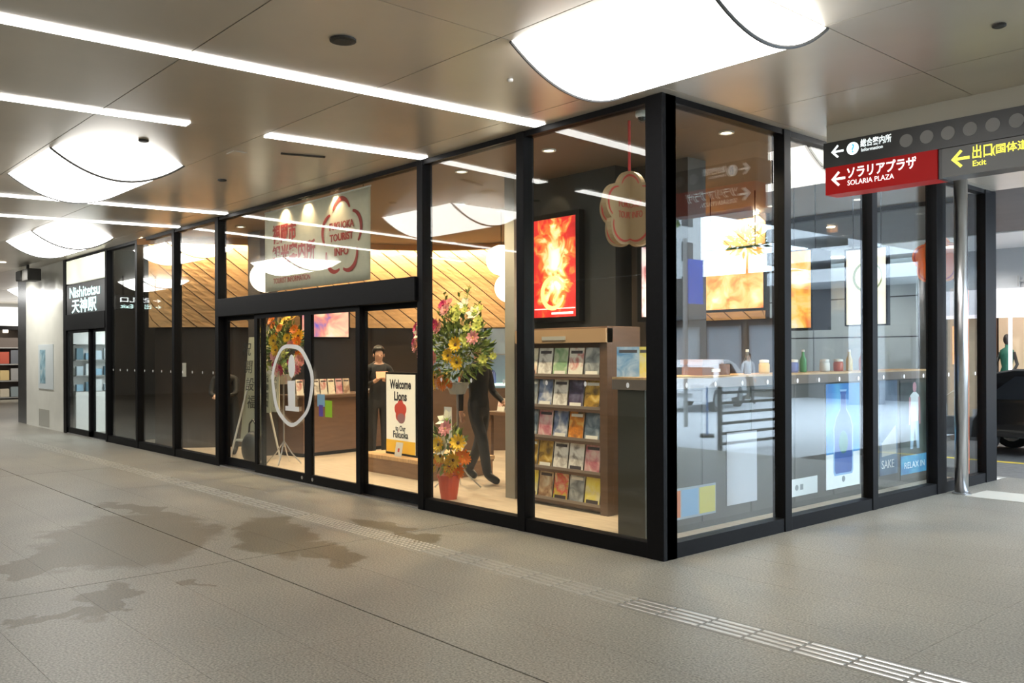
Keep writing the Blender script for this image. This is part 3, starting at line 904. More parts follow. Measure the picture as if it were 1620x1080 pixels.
lightbox('pink and white backlit poster half hidden by the corner post', -1.72, -1.30, 1.99, 2.72, 1.78,
         print_mat('pink_poster', [(0.35, 0.05, 0.06), (0.9, 0.7, 0.75), (0.95, 0.9, 0.9), (0.8, 0.75, 0.95)], 4, 0.7, seed=8), 0.09)
lightbox('wide orange and cream backlit poster with a red edge behind the corner street bay', -2.62, -1.68, 2.16, 2.90, 4.0,
         print_mat('food_poster', [(0.65, 0.12, 0.03), (0.95, 0.38, 0.10), (1.0, 0.62, 0.25), (1.0, 0.9, 0.6)], 4.5, 1.4, seed=2), 0.09, 0.03)
lightbox('tall yellow backlit poster on the black post, second street bay', -1.45, -1.05, 1.90, 2.80, 4.0,
         print_mat('yellow_poster', [(0.8, 0.15, 0.05), (1.0, 0.55, 0.10), (1.0, 0.78, 0.35), (1.0, 0.93, 0.8)], 4.0, 0.9, seed=5), 0.42, 0.02)
lb3, w_, h_ = lightbox('tall cream backlit poster with a round wreath, third street bay', -0.62, -0.16, 1.92, 2.75, 4.0,
         print_mat('cream_poster', [(0.9, 0.75, 0.6), (1.0, 0.92, 0.75), (1.0, 0.97, 0.9)], 3.0, 0.8, seed=9), 0.07, 0.015)
q = petal_arc(w_ / 2 + 0.02, h_ * 0.63, 0.16, 0, 360, 0.025, 0.009, 28)
MB().add(q.v, q.f).build('print_wreath', mat('wreath_print', (0.25, 0.3, 0.12), 0.5, emit=(0.3, 0.35, 0.15), es=0.5), lb3)
MB().prism([(w_ / 2 + 0.02 + 0.07 * math.cos(k * 0.5236), h_ * 0.63 + 0.10 * math.sin(k * 0.5236)) for k in range(12)], 0.001, 'xz', 0.009).build('print_fruit', mat('fruit_print', (0.8, 0.2, 0.08), 0.5, emit=(0.9, 0.25, 0.1), es=0.9), lb3)

# hanging flower shaped emblems
def flower_outline(r, n=60):
    pts = []
    for k in range(n):
        a = 2 * math.pi * k / n
        rr = r * (0.80 + 0.20 * abs(math.cos(2.5 * (a - math.pi / 2))))
        pts.append((rr * math.cos(a), rr * math.sin(a)))
    return pts
def hanging_flower(label, x, y, z, r, body, line, words):
    t = thing('hanging_emblem', label, 'sign', (x, y, SH), group='hanging flower shaped signs')
    MB().tube([(0, 0, 0), (0, 0, z + r * 0.95 - SH)], 0.012, 6).build('cord', mat('red_cord', (0.55, 0.03, 0.03), 0.6), t)
    for rz, nm in ((0, 'plate'), (90, 'plate')):
        p = MB().prism(flower_outline(r), 0.05, 'xz', -0.025).build(nm, body, t, loc=(0, 0, z - SH), rot=(0, 0, R(rz)))
        e = MB()
        for k in range(5):
            a = 90 + 72 * k
            for yy in (-0.0275,):
                q = petal_arc(0.5 * r * math.cos(R(a)), 0.5 * r * math.sin(R(a)), 0.40 * r, a - 70, a + 70, 0.05 * r, yy, 10)
                e.add(q.v, q.f)
        e.build('outline', line, p)
        if words:
            text('FUKUOKA', r * 0.24, line, p, (0, -0.0275, r * 0.05), align='CENTER', width=r * 1.0)
            text('TOURIST INFO', r * 0.24, line, p, (0, -0.0275, -r * 0.22), align='CENTER', width=r * 1.0)
TAN = mat('tan_card', (0.42, 0.28, 0.15), 0.6)
PLATE_T = 0.05
hanging_flower('tan flower shaped sign with red outline on a red cord at the corner', -0.66, 0.38, 2.83, 0.335, TAN, RED, True)
hanging_flower('orange flower shaped sign hanging beyond the steel pole', -0.40, 5.85, 2.76, 0.31, mat('orange_card', (0.90, 0.24, 0.04), 0.5), RED, False)
dc = thing('dome_camera', 'white dome camera on the shop ceiling at the corner', 'camera', (-0.40, 0.24, SH))
MB().lathe([(0.055, 0), (0.055, -0.035), (0.045, -0.05)], 16).build('housing', WHITE, dc, smooth=False)
MB().ball((0, 0, -0.05), 0.038, 14, 10).build('dome', mat('smoked_dome', (0.02, 0.02, 0.02), 0.1), dc, smooth=True)

# ================================================================== shop: brochure rack
COVERS = [('cream', [(0.75, 0.68, 0.5), (0.85, 0.8, 0.65), (0.5, 0.1, 0.06)]), ('green', [(0.12, 0.3, 0.16), (0.35, 0.5, 0.3), (0.7, 0.75, 0.6)]),
          ('red and white', [(0.7, 0.7, 0.62), (0.8, 0.78, 0.7), (0.5, 0.04, 0.05)]), ('grey', [(0.1, 0.11, 0.12), (0.3, 0.32, 0.33), (0.55, 0.56, 0.55)]),
          ('dark violet', [(0.02, 0.015, 0.03), (0.07, 0.05, 0.1), (0.2, 0.2, 0.3)]), ('gold', [(0.1, 0.06, 0.03), (0.5, 0.3, 0.04), (0.75, 0.6, 0.25)]),
          ('navy', [(0.03, 0.05, 0.15), (0.2, 0.25, 0.4), (0.7, 0.7, 0.72)]), ('orange', [(0.12, 0.1, 0.06), (0.65, 0.22, 0.03), (0.8, 0.6, 0.2)]),
          ('slate blue', [(0.04, 0.06, 0.09), (0.15, 0.2, 0.26), (0.4, 0.45, 0.5)]), ('white', [(0.75, 0.74, 0.7), (0.82, 0.8, 0.76), (0.25, 0.22, 0.2)]),
          ('pink', [(0.75, 0.72, 0.66), (0.65, 0.35, 0.36), (0.4, 0.06, 0.12)]), ('lime', [(0.5, 0.6, 0.08), (0.65, 0.1, 0.1), (0.75, 0.7, 0.4)]),
          ('sky blue', [(0.12, 0.3, 0.55), (0.4, 0.55, 0.7), (0.75, 0.78, 0.8)]), ('yellow', [(0.75, 0.6, 0.06), (0.8, 0.7, 0.2), (0.75, 0.7, 0.5)]),
          ('brown', [(0.2, 0.1, 0.06), (0.5, 0.35, 0.22), (0.7, 0.65, 0.5)])]
COVM = [(n, print_mat('cover_' + n.replace(' ', '_'), c, 9, seed=i + 0.3)) for i, (n, c) in enumerate(COVERS)]
PAPER = mat('paper_edge', (0.7, 0.68, 0.62), 0.7)
STRIPE = mat('cover_stripe', (0.8, 0.78, 0.72), 0.5)
TITLE = mat('cover_title', (0.06, 0.05, 0.06), 0.5)
def brochure(label, ci, w, h, loc, tilt=-8, rotz=0, band='top'):
    t = thing('brochure', label, 'brochure', loc, rotz, 'brochures on show')
    MB().box(-w / 2, 0, 0, w / 2, 0.008, h).build('pages', PAPER, t, rot=(R(tilt), 0, 0))
    c = MB().box(-w / 2, -0.002, 0, w / 2, 0, h).build('cover', COVM[ci][1], t, rot=(R(tilt), 0, 0))
    z0, z1 = ((h * 0.80, h * 0.90) if band == 'top' else (h * 0.06, h * 0.2))
    MB().box(-w * 0.4, -0.003, z0, w * 0.4, -0.002, z1).build('title_band', STRIPE if ci in (1, 3, 4, 5, 6, 7, 8) else TITLE, c)
    return t
rack = thing('brochure_rack', 'brown brochure rack with five tiers of leaflets behind the corner glass', 'rack', (-2.24, 1.35, 0))
RKX0, RKX1 = -0.68, 0.66
MB().box(RKX0, -0.17, 0.0, RKX1, 0.25, 1.88).build('carcass', BROWN, rack, bevel=0.006)
for side in (RKX0, RKX1 - 0.10):
    MB().box(side, -0.25, 0.0, side + 0.10, -0.17, 1.88).build('side_board', BROWN, rack)
MB().box(RKX0, -0.27, 1.72, RKX1, -0.17, 1.86).build('top_sign_board', mat('tan_board', (0.36, 0.24, 0.14), 0.5), rack)
MB().box(-0.25, -0.276, 1.75, 0.1, -0.27, 1.79).build('top_sign', mat('grey_label', (0.35, 0.36, 0.35), 0.4), rack)
ROWN = ['top', 'second', 'third', 'fourth', 'bottom']
COLN = ['by the grey fin', 'second from the grey fin', 'middle of the tier', 'second from the rack corner', 'nearest the rack corner']
PLAN = [[0, 9, 1, 2, 3], [3, 6, 9, 4, 5], [8, 10, 6, 7, 8], [5, 5, 9, 9, 10], [13, 14, 11, 3, 13]]
for r_ in range(5):
    z0 = 0.07 + (4 - r_) * 0.325
    MB().box(RKX0 + 0.1, -0.25, z0 - 0.03, RKX1 - 0.10, -0.17, z0).build('shelf', BROWN, rack)
    MB().box(RKX0 + 0.1, -0.252, z0, RKX1 - 0.10, -0.246, z0 + 0.03).build('lip', mat('clear_lip', (0.25, 0.2, 0.17), 0.3), rack)
    for c_ in range(5):
        ci = PLAN[r_][c_]
        brochure('%s brochure in the %s tier of the rack, %s' % (COVERS[ci][0], ROWN[r_], COLN[c_]), ci, 0.205, 0.30,
                 (-2.24 + RKX0 + 0.20 + 0.228 * c_ - 0.005, 1.35 - 0.236, z0 + 0.002), band='top' if (r_ + c_) % 2 else 'bottom')

# ================================================================== shop: long display fixture along the street glass
fx = thing('display_cabinet', 'long dark display cabinet with an oak top along the street side glass', 'cabinet', (-0.75, 0.5, 0))
MB().box(-0.16, 0.0, 0.0, 0.15, 5.50, 1.29).build('body', mat('dark_olive_panel', (0.05, 0.046, 0.035), 0.5, noise=0.1, nscale=3), fx)
MB().box(-0.20, -0.03, 1.29, 0.20, 5.52, 1.38).build('top', mat('taupe_edge', (0.20, 0.15, 0.12), 0.5), fx)
MB().box(-0.20, -0.03, 1.38, 0.20, 5.52, 1.40).build('top_board', WOODT, fx)
for i in range(7):
    MB().box(0.15, 0.02 + 0.79 * i, 0.06, 0.154, 0.79 * i + 0.78, 1.27).build('panel', mat('cabinet_panel', (0.075, 0.065, 0.055), 0.45), fx)
def cab_poster(name, label, y0, y1, z0, z1, pm, cat='poster'):
    t = MB().box(0, 0, 0, 0.006, y1 - y0, z1 - z0).build(name, pm, loc=(-0.594, y0, z0))
    return tag(t, label, cat, 'posters on the cabinet side')
p = cab_poster('poster', 'blue poster with a bottle on the cabinet behind the second street bay', 3.50, 4.24, 0.12, 1.27, mat('poster_white', (0.75, 0.78, 0.8), 0.4))
bw, bh = 0.74, 1.15
MB().box(0.006, 0.0, 0.38, 0.0075, bw, bh).build('blue_field', print_mat('blue_field', [(0.02, 0.12, 0.42), (0.03, 0.22, 0.55), (0.08, 0.38, 0.62)], 1.6, seed=2), p)
prof = [(0.20, 0.16), (0.54, 0.16), (0.56, 0.2), (0.56, 0.66), (0.52, 0.76), (0.43, 0.86), (0.42, 1.02), (0.44, 1.06), (0.30, 1.06), (0.32, 1.02), (0.31, 0.86), (0.22, 0.76), (0.18, 0.66), (0.18, 0.2)]
MB().prism([(0.37 + (a_ - 0.37) * 1.14, 0.60 + (b_ - 0.60) * 1.05) for a_, b_ in prof], 0.0006, 'yz', 0.0080).build('bottle_outline', mat('bottle_rim', (0.25, 0.42, 0.68), 0.3), p)
MB().prism(prof, 0.001, 'yz', 0.0088).build('bottle_print', mat('bottle_blue', (0.03, 0.09, 0.33), 0.3), p)
MB().prism([(0.37 + 0.10 * math.cos(k * 0.5236), 0.50 + 0.13 * math.sin(k * 0.5236)) for k in range(12)], 0.001, 'yz', 0.0095).build('label_print', mat('label_green', (0.03, 0.16, 0.12), 0.4), p)
text('●', 0.09, mat('print_grey', (0.25, 0.27, 0.3), 0.5), p, (0.0085, 0.33, 0.06), '+x')
p = cab_poster('poster', 'dark poster with a pale triangle on the cabinet beside the second mullion', 4.72, 5.17, 0.16, 1.28, print_mat('night_poster', [(0.01, 0.015, 0.03), (0.03, 0.06, 0.13), (0.12, 0.2, 0.3)], 1.8, seed=4))
MB().prism([(0.05, 0.22), (0.42, 0.24), (0.40, 0.58), (0.05, 0.38)], 0.001, 'yz', 0.007).build('print_shape', mat('pale_sand', (0.5, 0.5, 0.5), 0.5), p)
text('SAKE', 0.14, mat('print_white', (0.8, 0.82, 0.85), 0.5), p, (0.0072, 0.04, 0.08), '+x')
p = cab_poster('poster', 'dark poster of a standing figure in white top and jeans on the cabinet', 5.25, 5.98, 0.36, 1.24, print_mat('charcoal_print', [(0.01, 0.015, 0.015), (0.03, 0.045, 0.04), (0.05, 0.07, 0.06)], 2.5, seed=6))
fg = MB()
fg.prism([(0.28, 0.40), (0.48, 0.40), (0.50, 0.72), (0.42, 0.76), (0.34, 0.76), (0.26, 0.72)], 0.001, 'yz', 0.0072)
fg.build('figure_top', mat('print_offwhite', (0.6, 0.62, 0.62), 0.5), p)
fg = MB()
fg.prism([(0.26, 0.06), (0.33, 0.06), (0.38, 0.34), (0.44, 0.06), (0.51, 0.06), (0.49, 0.40), (0.27, 0.40)], 0.001, 'yz', 0.0074)
fg.build('figure_trousers', mat('print_jeans', (0.28, 0.40, 0.52), 0.5), p)
fg = MB()
fg.prism([(0.22, 0.36), (0.26, 0.36), (0.28, 0.70), (0.23, 0.70)], 0.001, 'yz', 0.0074).prism([(0.50, 0.36), (0.54, 0.36), (0.53, 0.70), (0.48, 0.70)], 0.001, 'yz', 0.0074)
fg.prism([(0.38 + 0.05 * math.cos(k * 0.628), 0.82 + 0.065 * math.sin(k * 0.628)) for k in range(10)], 0.001, 'yz', 0.0074)
fg.build('figure_arms', mat('print_rose', (0.42, 0.18, 0.20), 0.5), p)
p = cab_poster('sign_plate', 'small blue lettered sign plate under the standing figure poster', 5.26, 6.0, 0.12, 0.345, print_mat('blue_plate', [(0.03, 0.12, 0.3), (0.05, 0.25, 0.45), (0.1, 0.4, 0.55)], 4, seed=3), 'sign')
text('RELAX IN', 0.11, MATS['print_white'], p, (0.0072, 0.08, 0.07), '+x', width=0.55)
p = cab_poster('leaflet_panel', 'row of coloured leaflet prints low on the cabinet by the corner post', 0.70, 1.50, 0.12, 0.40, mat('leaflet_grey', (0.3, 0.35, 0.4), 0.5), 'poster')
for i, (c, nm) in enumerate((((0.6, 0.16, 0.05), 'orange'), ((0.2, 0.35, 0.55), 'blue'), ((0.55, 0.5, 0.1), 'yellow'))):
    MB().box(0.006, 0.03 + 0.26 * i, 0.02, 0.0075, 0.27 + 0.26 * i, 0.26).build('print_patch', mat('patch_' + nm, c, 0.5), p)
p = cab_poster('notice_sheet', 'pale plain sheet on the cabinet in the corner street bay', 1.68, 2.18, 0.16, 0.85, mat('sheet_lilac', (0.45, 0.46, 0.52), 0.5), 'notice')
p = cab_poster('notice_sheet', 'white house shaped sheet low on the cabinet in the second street bay', 2.62, 3.32, 0.12, 0.30, mat('sheet_white', (0.7, 0.73, 0.76), 0.5), 'notice')
text('● ■', 0.08, MATS['print_grey'], p, (0.0075, 0.25, 0.06), '+x')
# things standing on the cabinet
TOPZ = 1.40
brochure('blue brochure standing on the end of the cabinet at the corner', 12, 0.20, 0.27, (-0.84, 0.56, TOPZ), -10, 40)
brochure('yellow brochure standing on the end of the cabinet at the corner', 13, 0.20, 0.27, (-0.70, 0.68, TOPZ), -10, 40)
bx = thing('wooden_box', 'brown wooden box with a small white plate on the cabinet top', 'box', (-0.78, 1.62, TOPZ))
MB().box(-0.12, -0.22, 0, 0.12, 0.22, 0.10).build('body', mat('box_brown', (0.22, 0.11, 0.07), 0.5), bx, bevel=0.004)
MB().box(-0.13, -0.23, 0.10, 0.13, 0.10, 0.15).build('lid', MATS['box_brown'], bx)
MB().box(0.12, -0.08, 0.03, 0.123, 0.06, 0.06).build('plate', WHITE, bx)
CAPS = [((0.5, 0.1, 0.05), 'red'), ((0.65, 0.45, 0.1), 'amber'), ((0.7, 0.7, 0.68), 'white'), ((0.1, 0.3, 0.15), 'green'), ((0.15, 0.2, 0.5), 'blue'), ((0.05, 0.05, 0.05), 'black')]
for i, (yy, ci, kind) in enumerate(((2.25, 5, 'b'), (2.55, 1, 'j'), (2.85, 2, 'b'), (3.1, 4, 'j'), (3.3, 3, 'b'), (3.75, 2, 'j'), (4.05, 0, 'j'), (4.3, 1, 'b'), (4.6, 0, 'b'), (4.85, 3, 'j'))):
    c, nm = CAPS[ci]
    m = mat('goods_' + nm, c, 0.3)
    where = ['next to the wooden box', 'second from the wooden box', 'third from the wooden box', 'fourth from the wooden box', 'fifth from the wooden box', 'sixth from the wooden box', 'seventh from the wooden box', 'third from the steel pole end', 'second from the steel pole end', 'nearest the steel pole end'][i]
    if kind == 'b':
        t = thing('bottle', '%s bottle on the cabinet top, %s' % (nm, where), 'bottle', (-0.74, yy, TOPZ), group='goods on the cabinet top')
        MB().lathe([(0.035, 0), (0.037, 0.02), (0.037, 0.13), (0.016, 0.18), (0.014, 0.22)], 12).build('glass_body', m, t, smooth=True)
        MB().lathe([(0.016, 0.22), (0.016, 0.245)], 10).build('cap', WHITE, t)
    else:
        t = thing('jar', '%s jar on the cabinet top, %s' % (nm, where), 'jar', (-0.74, yy, TOPZ), group='goods on the cabinet top')
        MB().lathe([(0.05, 0), (0.055, 0.02), (0.055, 0.09), (0.045, 0.11)], 14).build('jar_body', m, t, smooth=True)
        MB().lathe([(0.05, 0.11), (0.05, 0.135), (0.02, 0.14)], 14).build('lid', WHITE, t)

# orange post beyond the steel pole
op = thing('orange_stand', 'slim orange upright stand behind the last street bay', 'stand', (-0.19, 6.08, 0))
MB().lathe([(0.11, 0), (0.11, 0.015), (0.05, 0.03)], 20).build('base', mat('orange_paint', (0.72, 0.13, 0.03), 0.45), op)
MB().box(-0.06, -0.04, 0.03, 0.06, 0.04, 2.38).build('post', MATS['orange_paint'], op, bevel=0.005)

# ================================================================== shop: counter, screens, back furniture
ct = thing('counter', 'dark brown reception counter behind the automatic door', 'counter', (-8.75, 2.4, 0), 8)
MB().box(-0.35, -1.05, 0.06, 0.33, 1.35, 0.92).build('body', mat('counter_brown', (0.15, 0.085, 0.055), 0.45, noise=0.15, nscale=3, stretch=(1, 1, 8)), ct)
MB().box(-0.33, -1.03, 0, 0.29, 1.33, 0.06).build('plinth', BLACK, ct)
MB().box(-0.38, -1.08, 0.92, 0.38, 1.38, 0.97).build('top', BROWN, ct, bevel=0.004)
for i in range(7):
    ci = [2, 10, 9, 2, 0, 10, 14][i]
    brochure('%s leaflet in the counter row, place %s from the door side' % (COVERS[ci][0], ['one', 'two', 'three', 'four', 'five', 'six', 'seven'][i]), ci, 0.13, 0.25, (-8.45 - 0.022 * i, 1.45 + 0.155 * i, 0.97), -8, 90 + 8)
sh = thing('desk_tablet', 'pale tablet lying tilted on the reception counter', 'tablet', (-8.42, 2.62, 0.972), 30)
MB().box(-0.1, -0.14, 0.0, 0.1, 0.14, 0.012).build('case', WHITE, sh, rot=(0, R(-18), 0), loc=(0, 0, 0.035))
MB().box(-0.085, -0.12, 0.012, 0.085, 0.12, 0.014).build('screen', mat('screen_blue', (0.1, 0.2, 0.5), 0.2, emit=(0.35, 0.5, 0.9), es=0.8), sh, rot=(0, R(-18), 0), loc=(0, 0, 0.035))
def screen(label, loc, rotz, w, h, pm):
    t = thing('wall_screen', label, 'screen', loc, rotz)
    MB().box(-w / 2 - 0.03, 0, -0.03, w / 2 + 0.03, 0.05, h + 0.03).build('bezel', BLACK, t, bevel=0.004)
    MB().box(-w / 2, -0.003, 0, w / 2, 0, h).build('picture', pm, t)
    MB().box(-0.04, 0.05, h * 0.3, 0.04, 0.25, h * 0.6).build('bracket', BLACK, t)
screen('wall screen with a warm picture above the reception counter', (-9.75, 2.65, 1.93), 70, 0.82, 0.47, print_mat('screen_picture', [(0.1, 0.1, 0.5), (0.7, 0.25, 0.2), (1.0, 0.6, 0.4), (1.0, 0.85, 0.7)], 3, 1.1, seed=5))
bc = thing('lit_cabinet', 'back lit display cabinet with a glowing shelf at the rear of the shop', 'cabinet', (-7.1, 4.15, 0), 51)
MB().box(-1.1, 0, 0, 1.1, 0.40, 1.04).build('base', BROWN, bc)
MB().box(-1.1, 0.36, 1.04, 1.1, 0.40, 2.05).build('back_panel', mat('grey_glow_panel', (0.35, 0.40, 0.43), 0.5, emit=(0.7, 0.85, 0.9), es=0.10), bc)
MB().box(-1.1, 0.0, 1.08, 1.1, 0.36, 1.12).build('lit_shelf', mat('lit_glass_shelf', (0.7, 0.9, 0.85), 0.3, emit=(0.75, 1.0, 0.92), es=0.8), bc)
MB().box(-1.1, 0.0, 1.60, 1.1, 0.36, 1.62).build('shelf', GREY, bc)
for xx in (-1.1, -0.02, 1.06):
    MB().box(xx, 0.0, 1.04, xx + 0.04, 0.38, 2.05).build('upright', BLACK, bc)
ca, sa_ = math.cos(R(51)), math.sin(R(51))
for i in range(8):
    c, nm = CAPS[(i * 5 + 2) % 6]
    lx = -0.95 + 0.27 * i
    t = MB().lathe([(0.05, 0), (0.055, 0.03), (0.05, 0.16), (0.02, 0.22)], 10).build('souvenir', mat('goods_' + nm, c, 0.3), loc=(-7.1 + lx * ca - 0.18 * sa_, 4.15 + lx * sa_ + 0.18 * ca, 1.122), smooth=True)
    tag(t, '%s souvenir on the glowing shelf, place %s from the counter side' % (nm, ['one', 'two', 'three', 'four', 'five', 'six', 'seven', 'eight'][i]), 'souvenir', 'souvenirs on the glowing shelf')
tb = thing('display_table', 'low brown display table at the rear behind the walking person', 'table', (-5.3, 3.6, 0))
MB().box(-0.7, -0.4, 0.70, 0.7, 0.4, 0.75).build('top', BROWN, tb)
for sx in (-0.65, 0.6):
    for sy in (-0.35, 0.3):
        MB().box(sx, sy, 0, sx + 0.05, sy + 0.05, 0.70).build('leg', BROWN, tb)
for i in range(4):
    ci = [2, 13, 7, 10][i]
    brochure('%s card stack display on the rear table, place %s' % (COVERS[ci][0], ['one', 'two', 'three', 'four'][i]), ci, 0.16, 0.2, (-5.8 + i * 0.33, 3.35, 0.75), -12)
# dark end of the shop
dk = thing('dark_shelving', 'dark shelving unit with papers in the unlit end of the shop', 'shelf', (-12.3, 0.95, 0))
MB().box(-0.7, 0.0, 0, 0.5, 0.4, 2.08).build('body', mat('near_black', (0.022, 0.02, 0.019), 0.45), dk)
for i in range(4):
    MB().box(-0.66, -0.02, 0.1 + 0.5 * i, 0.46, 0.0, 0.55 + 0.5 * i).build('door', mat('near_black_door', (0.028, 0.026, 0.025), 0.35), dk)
best = min((abs((wpt(0.02 * k, -0.14) - Vector((-11.06, 0.50))).length), 0.02 * k) for k in range(1, 80))[1]
pq = wpt(best, -0.145); pr_ = wpt(best + 0.05, -0.145)
tg = MB().box(-0.11, -0.004, 0, 0.11, 0, 0.24).build('pinned_notice', WHITE, loc=(pq.x, pq.y, 1.24), rot=(0, 0, math.atan2(pr_.y - pq.y, pr_.x - pq.x)))
tag(tg, 'small white notice on the dark wall under the wood boards', 'notice')

# ================================================================== shop: platform and welcome board
pf = thing('platform', 'low wooden platform behind the entrance glass', 'platform', (-5.40, 1.78, 0))
MB().box(-0.95, -0.53, 0.0, 0.62, 0.55, 0.20).build('front', mat('platform_wood', (0.30, 0.17, 0.09), 0.5, noise=0.15, nscale=3, stretch=(1, 1, 8)), pf)
MB().box(-0.97, -0.55, 0.20, 0.64, 0.57, 0.25).build('top', WOODT, pf, bevel=0.004)
wb = thing('welcome_board', 'white welcome board with black lettering and pink flower on the platform', 'sign', (-5.62, 1.42, 0.25), -3)
MB().box(-0.40, 0.0, 0.0, 0.40, 0.05, 1.12).build('frame', BLACK, wb, bevel=0.004)
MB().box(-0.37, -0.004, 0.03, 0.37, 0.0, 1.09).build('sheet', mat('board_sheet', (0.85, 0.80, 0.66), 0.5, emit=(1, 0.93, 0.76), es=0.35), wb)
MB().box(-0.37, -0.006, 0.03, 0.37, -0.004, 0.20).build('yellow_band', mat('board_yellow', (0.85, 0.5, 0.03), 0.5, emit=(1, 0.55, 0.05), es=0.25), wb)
INK = mat('black_ink', (0.02, 0.02, 0.02), 0.5)
text('Welcome', 0.17, INK, wb, (0, -0.006, 0.90), align='CENTER', bold=0.03, width=0.54)
text('Lions', 0.17, INK, wb, (0, -0.006, 0.74), align='CENTER', bold=0.03, width=0.32)
text('to Our', 0.10, INK, wb, (0, -0.006, 0.33), align='CENTER', bold=0.02, width=0.26)
text('Fukuoka', 0.13, INK, wb, (0, -0.006, 0.235), align='CENTER', bold=0.02, width=0.38)
MB().prism([(p[0], p[1] + 0.60) for p in flower_outline(0.155, 40)], 0.002, 'xz', -0.006).build('flower_print', mat('print_coral', (0.75, 0.10, 0.08), 0.5), wb)
MB().prism([(0.10 * math.cos(k * 0.5236) + 0.02, 0.50 + 0.07 * math.sin(k * 0.5236)) for k in range(12)], 0.002, 'xz', -0.0075).build('flower_shade', mat('print_mauve', (0.42, 0.22, 0.26), 0.5), wb)
tcard = MB().box(-0.08, 0, 0, 0.08, 0.004, 0.19).build('table_card', WHITE, loc=(-5.52, 1.30, 0.252), rot=(R(-10), 0, 0))
tag(tcard, 'small white card leaning at the foot of the welcome board', 'card')
MB().prism([(-0.02, 0.06), (0.02, 0.06), (0.02, 0.11), (-0.02, 0.11)], 0.001, 'xz', -0.001).build('red_mark', RED, tcard)

# easel banner behind the entrance side light
es = thing('easel_board', 'tall cream board with black writing on a white easel inside the entrance', 'sign', (-8.55, 0.62, 0), 12)
MB().box(-0.24, 0, 0.30, 0.24, 0.02, 1.90).build('board', mat('cream_board', (0.50, 0.50, 0.38), 0.6), es, rot=(R(-6), 0, 0))
for i, ch in enumerate('祝開設福岡'):
    text(ch, 0.22, INK, es, (-0.11, 0.05 + 0.027 * i - 0.10 + 0.05 - 0.03, 1.62 - 0.27 * i), face=(R(84), 0, 0))
for sx in (-0.2, 0.2):
    MB().tube([(sx * 0.6, 0.20, 1.5), (sx * 1.5, -0.12, 0.0)], 0.016, 8).build('leg', WHITE, es)
MB().tube([(0, 0.2, 1.5), (0, 0.6, 0.0)], 0.016, 8).build('leg', WHITE, es)
MB().box(-0.3, -0.03, 0.28, 0.3, 0.06, 0.31).build('ledge', WHITE, es)
bag = thing('shoulder_bag', 'round black bag standing on the floor inside the entrance', 'bag', (-7.98, 0.42, 0))
MB().ball((0, 0, 0.24), (0.22, 0.15, 0.25), 18, 12).build('body', mat('black_leather', (0.012, 0.012, 0.012), 0.4), bag, smooth=True)
MB().tube([(-0.14, 0, 0.40), (-0.10, 0, 0.60), (0, 0, 0.66), (0.10, 0, 0.60), (0.14, 0, 0.40)], 0.014, 8).build('strap', MATS['black_leather'], bag)

# ================================================================== flowers
def flower_mesh(name, m, center, r=0.05, petals=10, layers=2, cup=0.35, pointed=False):
    b = MB()
    for L in range(layers):
        rr = r * (1 - 0.28 * L); n = petals - 2 * L
        for k in range(n):
            a = 2 * math.pi * (k + 0.5 * L) / n
            w = 2.6 * rr / n * 1.5
            d = Vector((math.cos(a), math.sin(a), 0)); t = Vector((-math.sin(a), math.cos(a), 0))
            h = cup * rr * (1 + L)
            p0 = d * 0.1 * rr + Vector((0, 0, 0.01 * L))
            p1 = d * 0.6 * rr + t * w / 2 + Vector((0, 0, h * 0.6)); p2 = d * 0.6 * rr - t * w / 2 + Vector((0, 0, h * 0.6))
            p3 = d * rr + Vector((0, 0, h)) + t * (0 if pointed else w / 3); p4 = d * rr + Vector((0, 0, h)) - t * (0 if pointed else w / 3)
            b.add([p0, p1, p3, p4, p2], [(0, 1, 2, 3, 4)])
    b.m = 1
    b.ball((0, 0, 0.012), (r * 0.22, r * 0.22, r * 0.15), 8, 4)
    return b.mesh(name, [m, center])
YC = mat('stamen_yellow', (0.6, 0.4, 0.04), 0.6); GC = mat('green_heart', (0.2, 0.28, 0.06), 0.6); BC = mat('brown_heart', (0.12, 0.06, 0.02), 0.6)
FL = {
    'yellow': flower_mesh('yellow_flower', mat('petal_yellow', (0.85, 0.55, 0.03), 0.6), BC, 0.065, 12),
    'orange': flower_mesh('orange_flower', mat('petal_orange', (0.85, 0.25, 0.02), 0.6), YC, 0.06, 12),
    'magenta': flower_mesh('magenta_flower', mat('petal_magenta', (0.60, 0.02, 0.16), 0.6), YC, 0.055, 10, 3),
    'pink': flower_mesh('pink_flower', mat('petal_pink', (0.75, 0.33, 0.33), 0.6), YC, 0.06, 10, 3),
    'peach': flower_mesh('peach_flower', mat('petal_peach', (0.8, 0.42, 0.2), 0.6), YC, 0.06, 10, 3),
    'white': flower_mesh('white_lily', mat('petal_white', (0.8, 0.76, 0.62), 0.6), GC, 0.085, 6, 1, 0.6, True),
    'lime': flower_mesh('lime_flower', mat('petal_lime', (0.5, 0.55, 0.12), 0.6), GC, 0.045, 8, 2),
}
LEAFM = [mat('leaf_green', (0.06, 0.13, 0.025), 0.5, noise=0.3, nscale=20), mat('leaf_light', (0.25, 0.33, 0.08), 0.5, noise=0.2, nscale=20)]
